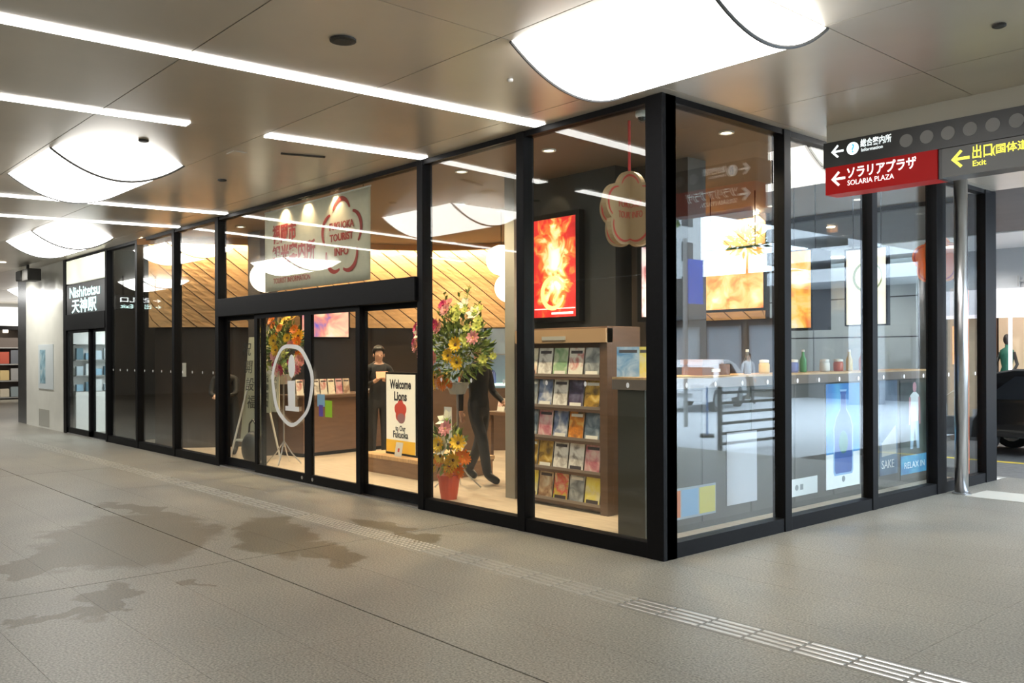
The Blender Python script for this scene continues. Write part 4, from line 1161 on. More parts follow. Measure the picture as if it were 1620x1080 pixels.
def foliage(cx_, rx, ry, rz, n, rng, mi_light=0.5, size=0.11):
    b = MB()
    for _ in range(n):
        while True:
            u = Vector((rng.uniform(-1, 1), rng.uniform(-1, 1), rng.uniform(-1, 1)))
            if 0.2 < u.length < 1: break
        c = Vector((cx_[0] + u.x * rx, cx_[1] + u.y * ry, cx_[2] + u.z * rz))
        d = (u + Vector((rng.uniform(-.6, .6), rng.uniform(-.6, .6), rng.uniform(-.3, .8)))).normalized()
        side = d.cross(Vector((rng.uniform(-1, 1), rng.uniform(-1, 1), rng.uniform(-1, 1)))).normalized()
        l = size * rng.uniform(0.6, 1.4); w = l * 0.17
        nrm = d.cross(side).normalized()
        b.m = 1 if rng.random() < mi_light else 0
        b.add([c, c + d * l * 0.45 + side * w + nrm * 0.01, c + d * l, c + d * l * 0.45 - side * w + nrm * 0.01], [(0, 1, 2), (0, 2, 3)])
    return b
def bouquet(label, loc, c, rx, ry, rz, flowers, nleaf, seed, stems_from=None, spikes=0):
    rng = random.Random(seed)
    t = thing('flower_arrangement', label, 'flowers', loc)
    o = foliage(c, rx * 0.80, ry * 0.75, rz * 0.82, nleaf, rng).build('foliage', LEAFM, t); o['kind'] = 'stuff'
    for nm, cnt, zone in flowers:
        for _ in range(cnt):
            for _try in range(60):
                u = Vector((rng.uniform(-1, 1), rng.uniform(-1, 0.3), rng.uniform(-1, 1)))
                if 0.82 < u.length < 1.06 and zone(u): break
            p = Vector((c[0] + u.x * rx, c[1] + u.y * ry, c[2] + u.z * rz))
            d = (Vector((u.x * 0.6, u.y - 0.9, u.z * 0.6 + 0.2))).normalized()
            inst('flower', FL[nm], t, p, d.to_track_quat('Z', 'Y').to_euler(), (rng.uniform(1.05, 1.6),) * 3)
    for k in range(spikes):
        a = rng.uniform(-0.6, 0.6); l = rz * rng.uniform(1.1, 1.5)
        p0 = Vector(c); p1 = p0 + Vector((math.sin(a) * l, rng.uniform(-.1, .1), math.cos(a) * l))
        sp_ = MB()
        for q in range(14):
            f = 0.45 + 0.55 * q / 14
            pp = p0.lerp(p1, f)
            d = Vector((rng.uniform(-1, 1), rng.uniform(-1, 1), 0.6)).normalized(); s_ = d.cross(Vector((0, 0, 1))).normalized()
            l2 = 0.09 * (1.2 - 0.6 * q / 14)
            sp_.add([pp, pp + d * l2 * .5 + s_ * .02, pp + d * l2, pp + d * l2 * .5 - s_ * .02], [(0, 1, 2), (0, 2, 3)])
        sp_.tube([p0, p1], 0.004, 5)
        sp_.build('flower_spike', LEAFM[1], t)
    return t
def stand(t, top, foot=0.28, m=STEEL):
    MB().tube([(0, 0, 0.25), (0, 0, top)], 0.014, 8).build('pole', m, t)
    for k in range(4):
        a = R(45 + 90 * k)
        MB().tube([(0, 0, 0.34), (0.12 * math.cos(a), 0.12 * math.sin(a), 0.16), (foot * math.cos(a), foot * math.sin(a), 0.008)], 0.010, 6).build('leg', m, t)
    MB().lathe([(0.09, top - 0.12), (0.14, top), (0.14, top + 0.02)], 14).build('bowl', mat('frosted_bowl', (0.4, 0.42, 0.42), 0.3), t)
anyz = lambda u: True
b1 = bouquet('tall bouquet of pink, peach and yellow blooms with lime sprays on a steel stand', (-4.1, 1.2, 0), (0, 0, 1.70), 0.62, 0.42, 0.52,
        [('pink', 14, lambda u: u.x < 0.2 and u.z > -.3 and u.y < -.2), ('magenta', 10, lambda u: u.x < 0.15 and u.y < -.2), ('peach', 14, lambda u: u.x < 0.1 and u.z < .5), ('orange', 6, lambda u: u.z < 0.2 and u.x < .2),
         ('yellow', 8, lambda u: u.z < 0.1 and abs(u.x) < .7), ('lime', 16, lambda u: u.x > 0.0 and u.z > -.3), ('white', 4, lambda u: u.z > 0.1)], 800, 3, spikes=6)
stand(b1, 1.25)
MB().box(-0.07, -0.15, 0.55, 0.07, -0.14, 0.98).build('name_card', WHITE, b1)
b2 = bouquet('yellow, orange and pink opening bouquet on a stand behind the door emblem', (-7.75, 0.80, 0), (0, 0, 1.72), 0.52, 0.30, 0.46,
        [('yellow', 14, lambda u: u.z > -.4), ('orange', 12, lambda u: u.z > -.4), ('white', 8, lambda u: u.z < .5), ('pink', 8, lambda u: u.z < .3), ('lime', 8, anyz), ('magenta', 5, lambda u: u.z < -.2)], 380, 5)
stand(b2, 1.30, 0.26)
for i, (xx, zz) in enumerate(((-0.14, 0.76), (0.12, 0.78))):
    pl_ = MB().box(xx - 0.13, -0.20, zz, xx + 0.12, -0.185, zz + 0.60).build('name_plaque', mat('cream_plaque', (0.55, 0.52, 0.36), 0.6), b2)
    for j, ch in enumerate('祝御開業'):
        text(ch, 0.11, INK, pl_, (xx - 0.05, -0.202, zz + 0.46 - 0.125 * j))
pt = bouquet('small potted arrangement with white lilies and orange blooms in a red pot', (-3.52, 0.62, 0), (0, 0, 0.58), 0.27, 0.20, 0.30,
        [('white', 7, lambda u: u.z > 0), ('orange', 7, lambda u: u.z < 0.2), ('yellow', 8, lambda u: u.x > 0.2 or u.z < -.2), ('pink', 2, anyz)], 150, 9)
MB().lathe([(0.09, 0), (0.125, 0.24), (0.135, 0.24), (0.135, 0.27), (0.11, 0.27)], 18).build('pot', mat('red_pot', (0.55, 0.07, 0.03), 0.4), pt, smooth=False)

# ================================================================== people
SKINM = mat('skin', (0.55, 0.32, 0.22), 0.5)
HAIR = mat('black_hair', (0.012, 0.010, 0.009), 0.45)
def person(label, loc, rotz, cloth, pose, h=1.70, hair_long=False, group=None):
    """skinned figure facing -y; pose gives joint positions for a 1.72 m body"""
    J = dict(pelvis=(0, 0, .94), waist=(0, 0, 1.10), chest=(0, 0, 1.30), neckb=(0, .01, 1.46), neck=(0, 0, 1.52), face=(0, -.015, 1.60), head=(0, -.01, 1.66), crown=(0, 0, 1.71))
    for sx, q in ((-1, 'l'), (1, 'r')):
        J.update({q + 'sh': (sx * .175, .01, 1.41), q + 'el': (sx * .225, .03, 1.13), q + 'wr': (sx * .23, -.04, .88), q + 'pa': (sx * .23, -.06, .81),
                  q + 'hip': (sx * .09, 0, .88), q + 'kn': (sx * .10, -.01, .49), q + 'an': (sx * .10, .03, .09), q + 'to': (sx * .11, -.15, .035)})
    J.update(pose)
    RAD = dict(pelvis=(.155, .11), waist=(.14, .10), chest=(.175, .125), neckb=(.085, .07), neck=(.052, .055), face=(.068, .085), head=(.078, .095), crown=(.05, .06),
               sh=(.068, .068), el=(.048, .048), wr=(.033, .033), pa=(.036, .022), hip=(.10, .10), kn=(.078, .078), an=(.060, .060), to=(.052, .040))
    E = [('pelvis', 'waist', 'top'), ('waist', 'chest', 'top'), ('chest', 'neckb', 'top'), ('neckb', 'neck', 'skin'), ('neck', 'face', 'skin'), ('face', 'head', 'skin'), ('head', 'crown', 'skin')]
    for q in 'lr':
        E += [('neckb', q + 'sh', 'top'), (q + 'sh', q + 'el', 'top'), (q + 'el', q + 'wr', 'top'), (q + 'wr', q + 'pa', 'skin'),
              ('pelvis', q + 'hip', 'low'), (q + 'hip', q + 'kn', 'low'), (q + 'kn', q + 'an', 'low'), (q + 'an', q + 'to', 'shoe')]
    P = {k: Vector(v) for k, v in J.items()}
    rad = {}
    for k in P:
        rad[k] = RAD[k] if k in RAD else RAD[k[1:]]
    # fingers
    for q, sx in (('l', -1), ('r', 1)):
        wr, pa = P[q + 'wr'], P[q + 'pa']
        d = (pa - wr).normalized()
        side = d.cross(Vector((0, 0, 1)) if abs(d.z) < .8 else Vector((0, 1, 0)))
        side = side.normalized()
        nrm = d.cross(side).normalized()
        for f in range(4):
            base = pa + side * (f - 1.5) * 0.019 + d * 0.02
            ln = (0.055, 0.066, 0.062, 0.048)[f]
            P['%sf%da' % (q, f)] = base + d * ln * .5 + nrm * .006
            P['%sf%db' % (q, f)] = base + d * ln + nrm * .022
            rad['%sf%da' % (q, f)] = (.0095, .0095); rad['%sf%db' % (q, f)] = (.008, .008)
            E += [(q + 'pa', '%sf%da' % (q, f), 'skin'), ('%sf%da' % (q, f), '%sf%db' % (q, f), 'skin')]
        P[q + 'tha'] = wr + d * .03 + side * .035 * (1) + nrm * .01; P[q + 'thb'] = wr + d * .07 + side * .045 + nrm * .02
        rad[q + 'tha'] = (.011, .011); rad[q + 'thb'] = (.009, .009)
        E += [(q + 'pa', q + 'tha', 'skin'), (q + 'tha', q + 'thb', 'skin')]
    names = list(P)
    idx = {n: i for i, n in enumerate(names)}
    me = bpy.data.meshes.new('body')
    me.from_pydata([tuple(P[n]) for n in names], [(idx[a], idx[b]) for a, b, c in E], [])
    ob = bpy.data.objects.new('body', me)
    col.objects.link(ob)
    ob.modifiers.new('skin', 'SKIN')
    sub = ob.modifiers.new('sub', 'SUBSURF'); sub.levels = 1; sub.render_levels = 1
    for i, n in enumerate(names):
        sv = me.skin_vertices[0].data[i]
        sv.radius = rad[n]; sv.use_root = (n == 'pelvis')
    bpy.context.view_layer.update()
    dg = bpy.context.evaluated_depsgraph_get()
    m2 = bpy.data.meshes.new_from_object(ob.evaluated_get(dg))
    bpy.data.objects.remove(ob); bpy.data.meshes.remove(me)
    m2.materials.clear()
    kinds = ['top', 'low', 'shoe', 'skin']
    for k in kinds:
        m2.materials.append(SKINM if k == 'skin' else cloth[k])
    for p in m2.polygons:
        c = p.center; best = None
        for a, b_, kd in E:
            A, B = P[a], P[b_]
            t = max(0, min(1, (c - A).dot(B - A) / max(1e-9, (B - A).length_squared)))
            dd = (c - (A + (B - A) * t)).length
            if best is None or dd < best[0]: best = (dd, kd)
        p.material_index = kinds.index(best[1]); p.use_smooth = True
    t = thing('person', label, 'person', loc, rotz, group)
    t.scale = (h / 1.72,) * 3
    bo = inst('body', m2, t)
    # face, hair, collar
    hd, fc, cr = P['head'], P['face'], P['crown']
    hc = hd + Vector((0, .022, .036))
    hb = MB().ball(hc, (.094, .110, .092), 20, 14)
    hb.v = [(x, max(y, hc.y - .035) if z < hc.z + .012 else y, z) for x, y, z in hb.v]
    if hair_long:
        hb.ball(hd + Vector((0, .05, -.10)), (.085, .055, .16), 14, 8)
    hb.build('hair', HAIR, t, smooth=True)
    MB().tube([fc + Vector((0, -.088, .035)), fc + Vector((0, -.108, .0)), fc + Vector((0, -.088, -.008))], [.008, .012, .008], 6).build('nose', SKINM, t, smooth=True)
    for sx in (-1, 1):
        MB().ball(fc + Vector((sx * .03, -.088, .028)), (.009, .008, .005), 8, 5).build('eye', HAIR, t)
        MB().ball(hd + Vector((sx * .08, .01, -.03)), (.012, .02, .03), 8, 6).build('ear', SKINM, t, smooth=True)
    MB().ball(fc + Vector((0, -.08, -.035)), (.022, .008, .005), 8, 5).build('mouth', mat('lips', (0.4, 0.15, 0.12), 0.5), t)
    return t
SUIT = dict(top=mat('black_suit', (0.012, 0.012, 0.014), 0.7), low=mat('black_trousers', (0.014, 0.014, 0.016), 0.7), shoe=mat('black_shoe', (0.01, 0.01, 0.01), 0.3))
person('person in a black suit standing behind the welcome board reading a card in both hands', (-7.2, 2.1, 0), 65, SUIT,
       dict(lel=(-.22, -.04, 1.14), lwr=(-.10, -.25, 1.22), lpa=(-.05, -.30, 1.26), rel=(.22, -.04, 1.14), rwr=(.10, -.25, 1.22), rpa=(.05, -.30, 1.26), face=(0, -.04, 1.59), head=(0, -.04, 1.65), crown=(0, -.03, 1.705)), 1.70)
cd_ = MB().box(-0.09, -0.004, 0, 0.09, 0.004, 0.12).build('held_card', mat('card_orange', (0.7, 0.35, 0.2), 0.5), loc=(-6.88, 1.96, 1.25), rot=(R(-30), 0, R(65)))
tag(cd_, 'small card held up by the person behind the welcome board', 'card')
person('person in dark suit walking past behind the tall bouquet', (-4.33, 1.72, 0), 100, dict(top=SUIT['top'], low=mat('charcoal_trousers', (0.03, 0.03, 0.034), 0.7), shoe=SUIT['shoe']),
       dict(lkn=(-.09, -.14, .52), lan=(-.09, -.22, .10), lto=(-.09, -.41, .035), rkn=(.09, .06, .49), ran=(.09, .25, .12), rto=(.09, .12, .035), rel=(.23, -.03, 1.14), rwr=(.2, -.24, 1.0), rpa=(.18, -.30, .97),
            lel=(-.24, .10, 1.15), lwr=(-.25, .08, .90), lpa=(-.25, .07, .83)), 1.72)
person('person in dark clothes bending over papers behind the third glass bay', (-9.55, 0.75, 0), 55, dict(top=mat('dark_jacket', (0.02, 0.018, 0.018), 0.7), low=SUIT['low'], shoe=SUIT['shoe']),
       dict(waist=(0, -.05, 1.08), chest=(0, -.18, 1.22), neckb=(0, -.32, 1.30), neck=(0, -.38, 1.33), face=(0, -.45, 1.36), head=(0, -.46, 1.42), crown=(0, -.46, 1.47),
            lsh=(-.17, -.27, 1.28), rsh=(.17, -.27, 1.28), lel=(-.2, -.40, 1.04), lwr=(-.1, -.58, 1.0), lpa=(-.08, -.64, .99), rel=(.2, -.40, 1.04), rwr=(.1, -.58, 1.0), rpa=(.08, -.64, .99)), 1.66, True)

# ================================================================== hanging direction sign
SIGNBLK = mat('sign_face_black', (0.022, 0.023, 0.024), 0.35)
LITW = mat('lit_white', (0.9, 0.95, 0.95), 0.5, emit=(0.9, 1.0, 1.0), es=1.0)
LITY = mat('lit_yellow', (0.9, 0.85, 0.1), 0.5, emit=(1.0, 0.92, 0.10), es=0.95)
sg = thing('direction_sign', 'long hanging direction sign, beige top, black band, red and grey panels', 'sign', (0.32, 1.88, 3.0))
MB().box(0, 0.02, 0.46, 3.1, 0.24, 0.62).build('beige_housing', mat('beige_fascia', (0.42, 0.40, 0.33), 0.5), sg)
MB().box(-0.02, 0.0, 0.24, 3.1, 0.26, 0.46).build('black_band', SIGNBLK, sg)
MB().box(0.0, 0.0, 0.0, 0.97, 0.20, 0.24).build('red_panel', mat('sign_red', (0.42, 0.010, 0.010), 0.45, spec=0.15, emit=(0.5, 0.01, 0.01), es=0.15), sg)
MB().box(0.97, 0.02, 0.0, 1.01, 0.18, 0.24).build('gap_strip', SIGNBLK, sg)
MB().box(1.01, 0.0, 0.005, 3.1, 0.20, 0.235).build('grey_panel', mat('sign_grey', (0.075, 0.077, 0.074), 0.35), sg)
for k in range(12):
    MB().prism([(0.054 * math.cos(2 * math.pi * q / 20), 0.054 * math.sin(2 * math.pi * q / 20)) for q in range(20)], 0.003, 'xz', -0.003).build('grey_disc', mat('disc_grey', (0.24, 0.24, 0.235), 0.5), sg, loc=(0.72 + 0.168 * k, 0, 0.355))
def arrow(parent, x, z, s, m, y=-0.002):
    b = MB()
    b.prism([(x + s * .25, z - s * .08), (x + s, z - s * .08), (x + s, z + s * .08), (x + s * .25, z + s * .08)], 0.002, 'xz', y)
    b.prism([(x, z), (x + s * .5, z - s * .5), (x + s * .62, z - s * .40), (x + s * .22, z)], 0.002, 'xz', y)
    b.prism([(x, z), (x + s * .22, z), (x + s * .62, z + s * .40), (x + s * .5, z + s * .5)], 0.002, 'xz', y)
    b.build('arrow', m, parent)
arrow(sg, 0.055, 0.37, 0.115, LITW)
MB().prism([(0.055 * math.cos(2 * math.pi * q / 24), 0.055 * math.sin(2 * math.pi * q / 24)) for q in range(24)], 0.002, 'xz', -0.002).build('disc', LITW, sg, loc=(0.255, 0, 0.372))
text('?', 0.10, mat('lit_blue', (0.1, 0.45, 0.8), 0.5, emit=(0.1, 0.5, 0.9), es=0.8), sg, (0.257, -0.005, 0.338), align='CENTER', bold=0.02)
text('総合案内所', 0.072, LITW, sg, (0.325, -0.003, 0.375), bold=0.012, width=0.27)
text('Information', 0.042, LITW, sg, (0.33, -0.003, 0.330), width=0.19)
arrow(sg, 0.055, 0.13, 0.13, LITW)
text('ソラリアプラザ', 0.108, LITW, sg, (0.195, -0.003, 0.125), bold=0.02, width=0.60)
text('SOLARIA PLAZA', 0.062, LITW, sg, (0.205, -0.003, 0.058), bold=0.0, width=0.41)
arrow(sg, 1.08, 0.135, 0.14, LITY)
text('出口', 0.115, LITY, sg, (1.235, -0.003, 0.125), bold=0.012, width=0.145)
text('(国体道路・きらめき通り)', 0.078, LITY, sg, (1.385, -0.003, 0.135), bold=0.015)
text('Exit', 0.06, LITY, sg, (1.24, -0.003, 0.060), bold=0.01, width=0.10)

bs = thing('overhead_sign', 'small black overhead sign with white arrows across the far walkway', 'sign', (-19.0, -3.1, 2.77))
MB().box(0, 0, 0, 0.12, 1.2, 0.36).build('panel', SIGNBLK, bs)
for yy in (0.2, 1.0):
    MB().tube([(0.06, yy, 0.36), (0.06, yy, CH - 2.77)], 0.015, 8).build('rod', BLACK, bs)
BRW = mat('lit_white_bright', (0.9, 0.95, 0.95), 0.5, emit=(0.95, 1.0, 1.0), es=5.0)
BRT = mat('lit_teal_bright', (0.7, 0.95, 0.95), 0.5, emit=(0.7, 1.0, 0.95), es=5.0)
text('← 改札口', 0.14, BRW, bs, (0.122, 0.06, 0.20), '+x', width=1.0)
text('← 出口 Exit', 0.14, BRT, bs, (0.122, 0.06, 0.04), '+x', width=1.0)

# steel pole by the street glass
sp_ = thing('steel_pole', 'brushed steel pole in front of the street side glass', 'pole', (0.17, 5.13, 0))
MB().lathe([(0.072, 0.0), (0.072, CH)], 24).build('shaft', STEEL, sp_, smooth=True)
MB().lathe([(0.10, 0), (0.10, 0.012), (0.075, 0.02)], 24).build('collar', STEEL, sp_)
pd = MB().box(0.28, 4.95, 0.0, 0.95, 5.55, 0.006).build('floor_plate', mat('pale_plate_floor', (0.5, 0.48, 0.42), 0.5))
tag(pd, 'pale rectangular floor plate beside the steel pole', 'plate')

# ================================================================== beyond: road lane, boutique, street
road = MB().box(-34, 6.95, -0.3, 3.0, 13.6, -0.12).box(16.0, 6.95, -0.3, 80, 90, -0.12).box(-34, 13.6, -0.3, 3.0, 90, -0.12).box(10.2, -12, -0.3, 80, 6.95, -0.12).build('road', mat('asphalt', (0.14, 0.135, 0.13), 0.7, noise=0.2, nscale=12))
tag(road, 'dark asphalt lane behind the shop and street beyond', 'road', kind='structure')
kb = MB().box(-34, 6.80, -0.3, 0, 6.95, 0.0).box(0, 6.95, -0.3, 3.0, 7.05, -0.02).build('kerb', mat('kerb_stone', (0.4, 0.38, 0.34), 0.7))
tag(kb, 'pale kerb along the road lane', 'kerb', kind='structure')
yl = MB().box(-34, 9.62, -0.12, 3.0, 9.78, -0.117).build('road_marking', mat('yellow_paint', (0.65, 0.48, 0.04), 0.6))
tag(yl, 'yellow line painted along the dark lane', 'road marking', kind='structure')
pz = MB().box(3.0, 6.95, -0.3, 16.0, 90, -0.02).build('pavement', mat('pale_pavement', (0.60, 0.63, 0.66), 0.55, noise=0.08, nscale=4))
tag(pz, 'pale open-air pavement beside the street', 'pavement', kind='structure')

# building across the lane: wall of pale panels
wa = MB().box(-34, 13.4, -0.12, 3.35, 13.7, CH + 2).build('wall_across', mat('joint_dark', (0.06, 0.06, 0.06), 0.7))
tag(wa, 'pale panelled wall across the road lane', 'wall', kind='structure')
PANELM = mat('pale_panel', (0.55, 0.57, 0.58), 0.35, noise=0.04, nscale=2)
pmesh = MB().box(0, -0.04, 0, 1.17, 0, 0.83).mesh('panel', PANELM)
for i in range(14):
    for j in range(4):
        x0 = -19.6 + 1.2 * i
        if x0 + 1.17 > -3.2: continue
        inst('panel', pmesh, wa, (x0 + 0.03, 13.4, 0.25 + 0.86 * j))
os_ = thing('orange_kiosk', 'glowing orange kiosk front across the lane', 'kiosk', (-3.05, 12.9, -0.12))
MB().box(-0.1, 0, 0, 0.62, 0.45, 3.0).build('surround', mat('kiosk_brown', (0.18, 0.09, 0.05), 0.5), os_)
MB().box(-0.05, -0.01, 1.50, 0.60, 0.0, 2.25).build('lit_front', mat('lit_orange', (0.9, 0.3, 0.05), 0.5, emit=(1.0, 0.27, 0.05), es=0.9), os_)
MB().tube([(0.05, -0.05, 1.95), (0.55, -0.05, 1.95)], 0.04, 10).build('lamp_tube', mat('lit_peach', (1, 0.7, 0.4), 0.5, emit=(1.0, 0.7, 0.4), es=3.0), os_)
bo_ = thing('boutique_front', 'white boutique front with a lit window across the lane', 'shop front', (-2.4, 13.0, -0.12))
MB().box(0, 0.0, 2.75, 5.7, 0.4, 3.72).build('fascia', mat('fascia_grey', (0.40, 0.41, 0.42), 0.5), bo_)
MB().box(0, -0.05, 2.47, 5.7, 0.0, 2.95).build('sign_band', mat('sign_band_white', (0.75, 0.73, 0.76), 0.4, emit=(0.9, 0.86, 0.9), es=0.6), bo_)
text('H', 0.3, GREY, bo_, (0.45, -0.056, 2.98))
MB().box(0, -0.02, 2.40, 5.7, 0.1, 2.50).build('lit_edge', mat('lit_pinkwhite', (1, 0.9, 0.95), 0.5, emit=(1.0, 0.9, 0.96), es=1.6), bo_)
for xx in (0.30, 1.5, 2.7, 3.9):
    MB().box(xx, -0.02, 0.45, xx + 0.05, 0.03, 2.4).build('light_strip', MATS['lit_pinkwhite'], bo_)
MB().box(0, 0.33, 0, 5.7, 0.37, 2.47).build('back_panel', mat('boutique_back', (0.5, 0.36, 0.26), 0.6, emit=(1.0, 0.7, 0.45), es=0.5), bo_)
MB().box(0, 0.0, 0.0, 5.7, 0.33, 0.45).build('plinth', mat('plinth_dark', (0.05, 0.05, 0.05), 0.5), bo_)
MB().box(0, 0.0, 0.45, 5.7, 0.012, 2.42).build('pane', GLASS, bo_)
mn = thing('mannequin', 'green dressed mannequin in the boutique window across the lane', 'mannequin', (-2.19, 13.16, 0.33))
MB().lathe([(0.07, 0), (0.06, .45), (0.11, .55), (0.14, .85), (0.09, 1.0), (0.13, 1.22), (0.12, 1.32), (0.035, 1.38), (0.035, 1.43)], 14).build('dress', mat('teal_dress', (0.05, 0.22, 0.16), 0.6), mn, smooth=True)
MB().ball((0, 0, 1.53), (.065, .08, .105), 12, 8).build('head', mat('mannequin_dark', (0.05, 0.04, 0.04), 0.4), mn, smooth=True)
for sx in (-1, 1):
    MB().tube([(sx * .12, 0, 1.28), (sx * .19, -.02, 1.05), (sx * .14, -.12, .88)], [.035, .03, .025], 8).build('arm', MATS['mannequin_dark'], mn, smooth=True)
MB().ball((0, -.02, .1), (.16, .12, .12), 12, 8).build('yellow_skirt', mat('yellow_cloth', (0.55, 0.4, 0.05), 0.6), mn, smooth=True)

for i, xx in enumerate((-8.0, -5.0, -2.4, 0.2, 2.6)):  # fill lamps added to lift the dark lane and the white soffit
    t = thing('soffit_fill_light', 'added round fill light in the soffit before the boutique, number %s from the street' % ['five', 'four', 'three', 'two', 'one'][i], 'lamp', (xx, 11.9, CH - 0.02), group='fill lights added over the lane')
    MB().lathe([(0.14, 0), (0.14, -0.02), (0.10, -0.025)], 16).build('lens', mat('soffit_fill_lens', (1, 1, 1), 0.5, emit=(1, 0.97, 0.92), es=12), t)
    spot('soffit_fill_beam', (xx, 11.9, CH - 0.06), (xx, 11.9, 0), 160, 150, 0.5, (1, 0.97, 0.92), 0.1)
def car(label, loc, rotz, paint, glass, L=4.3, W=1.7, H=1.45):
    t = thing('car', label, 'car', loc, rotz)
    a = L / 2
    side = [(-a, .32), (-a + .03, .62), (-a + .15, .80), (-a + 1.0, .92), (-a + 1.55, H - .07), (-a + 1.9, H), (a - 1.35, H), (a - .75, H - .12), (a - .25, .95), (a - .02, .85), (a, .35)]
    b = MB(); n = len(side); ys = [(-W / 2, .86), (-W / 2, 1.0), (W / 2, 1.0), (W / 2, .86)]
    secs = []
    for yi, (y, k) in enumerate(((-W / 2, 0.0), (-W / 2 + .06, 1.0), (W / 2 - .06, 1.0), (W / 2, 0.0))):
        secs.append([(x, y + (0.16 * (1 if y < 0 else -1) * max(0, (z - .9)) / .55), z - (0.03 if k == 0 else 0)) for x, z in side])
    vs = [p for s_ in secs for p in s_]
    fs = [tuple(range(n - 1, -1, -1)), tuple(range(3 * n, 4 * n))]
    for s_ in range(3):
        for k in range(n):
            q = (k + 1) % n
            fs.append((s_ * n + k, s_ * n + q, (s_ + 1) * n + q, (s_ + 1) * n + k))
    b.add(vs, fs).build('body', paint, t, smooth=False, bevel=0.02)
    for sy in (-1, 1):
        yy = sy * (W / 2 - 0.055)
        for xa, xb, xc, xd in ((-a + 1.2, -a + 1.62, 0.0, 0.0), (0.08, 0.08, a - 1.4, a - .95)):
            P_ = [(xa, .95), (xc if xa < 0 else xd, .95), (xc if xa < 0 else xc, H - .12), (xb, H - .12)]
            m = MB()
            m.add([(x, sy * (W / 2 - 0.16 * (z - .9) / .55 + .004), z) for x, z in P_] + [(x, sy * (W / 2 - 0.16 * (z - .9) / .55 - .01), z) for x, z in P_], [(0, 1, 2, 3), (7, 6, 5, 4), (0, 4, 5, 1), (1, 5, 6, 2), (2, 6, 7, 3), (3, 7, 4, 0)])
            m.build('side_window', glass, t)
    for x0, z0, x1, z1, nm in ((-a + 1.02, .95, -a + 1.55, H - .09, 'windscreen'), (a - .27, .98, a - .72, H - .13, 'rear_window')):
        m = MB(); s_ = 1 if nm == 'windscreen' else -1
        m.add([(x0 - .012 * s_, -W / 2 + .14, z0), (x0 - .012 * s_, W / 2 - .14, z0), (x1 - .012 * s_, W / 2 - .26, z1), (x1 - .012 * s_, -W / 2 + .26, z1)], [(0, 1, 2, 3)])
        m.build(nm, glass, t)
    for sx in (-a + .8, a - .85):
        for sy in (-1, 1):
            wv = MB().lathe([(0.20, -0.1), (0.30, -0.1), (0.315, -0.06), (0.315, 0.06), (0.30, 0.1), (0.20, 0.1)], 20).build('wheel', mat('tyre', (0.015, 0.015, 0.015), 0.7), t, loc=(sx, sy * (W / 2 - .08), .315), rot=(R(90), 0, 0))
            MB().lathe([(0.19, -0.105), (0.19, 0.105)], 14).build('rim', STEEL, wv)
    for sy in (-1, 1):
        MB().cbox((-a + .03, sy * (W / 2 - .3), .70), (.05, .36, .12)).build('headlight', mat('lamp_glass', (0.7, 0.72, 0.75), 0.1), t)
        MB().cbox((a - .02, sy * (W / 2 - .25), .78), (.05, .28, .14)).build('tail_light', mat('tail_red', (0.4, 0.01, 0.01), 0.2), t)
    MB().cbox((-a + .015, 0, .48), (.04, .8, .12)).build('grille', STEEL, t)
    return t
CARB = mat('black_car_paint', (0.008, 0.008, 0.009), 0.15, coat=0.6); CARG = mat('car_glass', (0.02, 0.022, 0.025), 0.05)
car('black car parked in the lane behind the shop', (-0.4, 11.3, -0.12), 180, CARB, CARG)
car('white car on the street seen mirrored in the glass', (11.8, 16.5, -0.02), 70, mat('white_car_paint', (0.75, 0.76, 0.78), 0.25), CARG)

# street side seen mirrored in the glass
gr = thing('guard_rail', 'black street guard rail with horizontal bars', 'railing', (4.35, 6.95, -0.02))
for i in range(2):
    MB().box(-0.03, 1.95 * i, 0, 0.03, 1.95 * i + 0.06, 1.08).build('post', BLACK, gr)
for j in range(6):
    MB().box(-0.02, 0, 0.10 + 0.17 * j, 0.02, 2.01, 0.145 + 0.17 * j).build('rail', BLACK, gr)
ab = thing('street_board', 'blue and white upright board on the pavement beside the guard rail', 'sign', (6.1, 9.0, -0.02), 55)
MB().box(-0.16, 0, 0.05, 0.16, 0.03, 0.98).build('panel', mat('board_blue', (0.03, 0.16, 0.5), 0.5), ab)
for i in range(3):
    MB().box(-0.11, -0.003, 0.16 + 0.28 * i, 0.11, 0, 0.34 + 0.28 * i).build('white_patch', WHITE, ab)
MB().box(-0.2, -0.12, 0, 0.2, 0.15, 0.05).build('foot', BLACK, ab)
bp = thing('street_banner', 'blue banner on a pole beside the street', 'banner', (7.9, 10.7, -0.02))
MB().tube([(0, 0, 0), (0, 0, 4.2)], 0.05, 10).build('pole', GREY, bp)
MB().box(-0.03, 0.06, 2.75, 0.0, 0.62, 3.75).build('cloth', mat('banner_blue', (0.02, 0.08, 0.55), 0.6), bp)
for zz in (2.76, 3.72):
    MB().tube([(0, 0, zz), (0, 0.64, zz)], 0.012, 6).build('arm', GREY, bp)
def tree(label, loc, h, r, n, seed):
    rng = random.Random(seed)
    t = thing('street_tree', label, 'tree', loc, group='street trees')
    MB().tube([(0, 0, 0), (0.05, 0, h * .5), (0, 0.05, h * .8)], [.10, .07, .03], 8).build('trunk', mat('bark', (0.09, 0.07, 0.05), 0.8), t)
    o = foliage((0, 0, h * .82), r, r, r * .7, n, rng, 0.3, 0.28).build('crown', LEAFM, t); o['kind'] = 'stuff'
tree('tall street tree beyond the guard rail near the corner', (10.9, 12.8, -0.02), 6.9, 1.3, 600, 1)
tree('low street tree in front of the balcony building', (13.9, 22.1, -0.02), 6.9, 0.6, 300, 2)
tree('street tree at the far end of the pavement', (1.2, 17.5, -0.12), 6.0, 1.4, 500, 4)
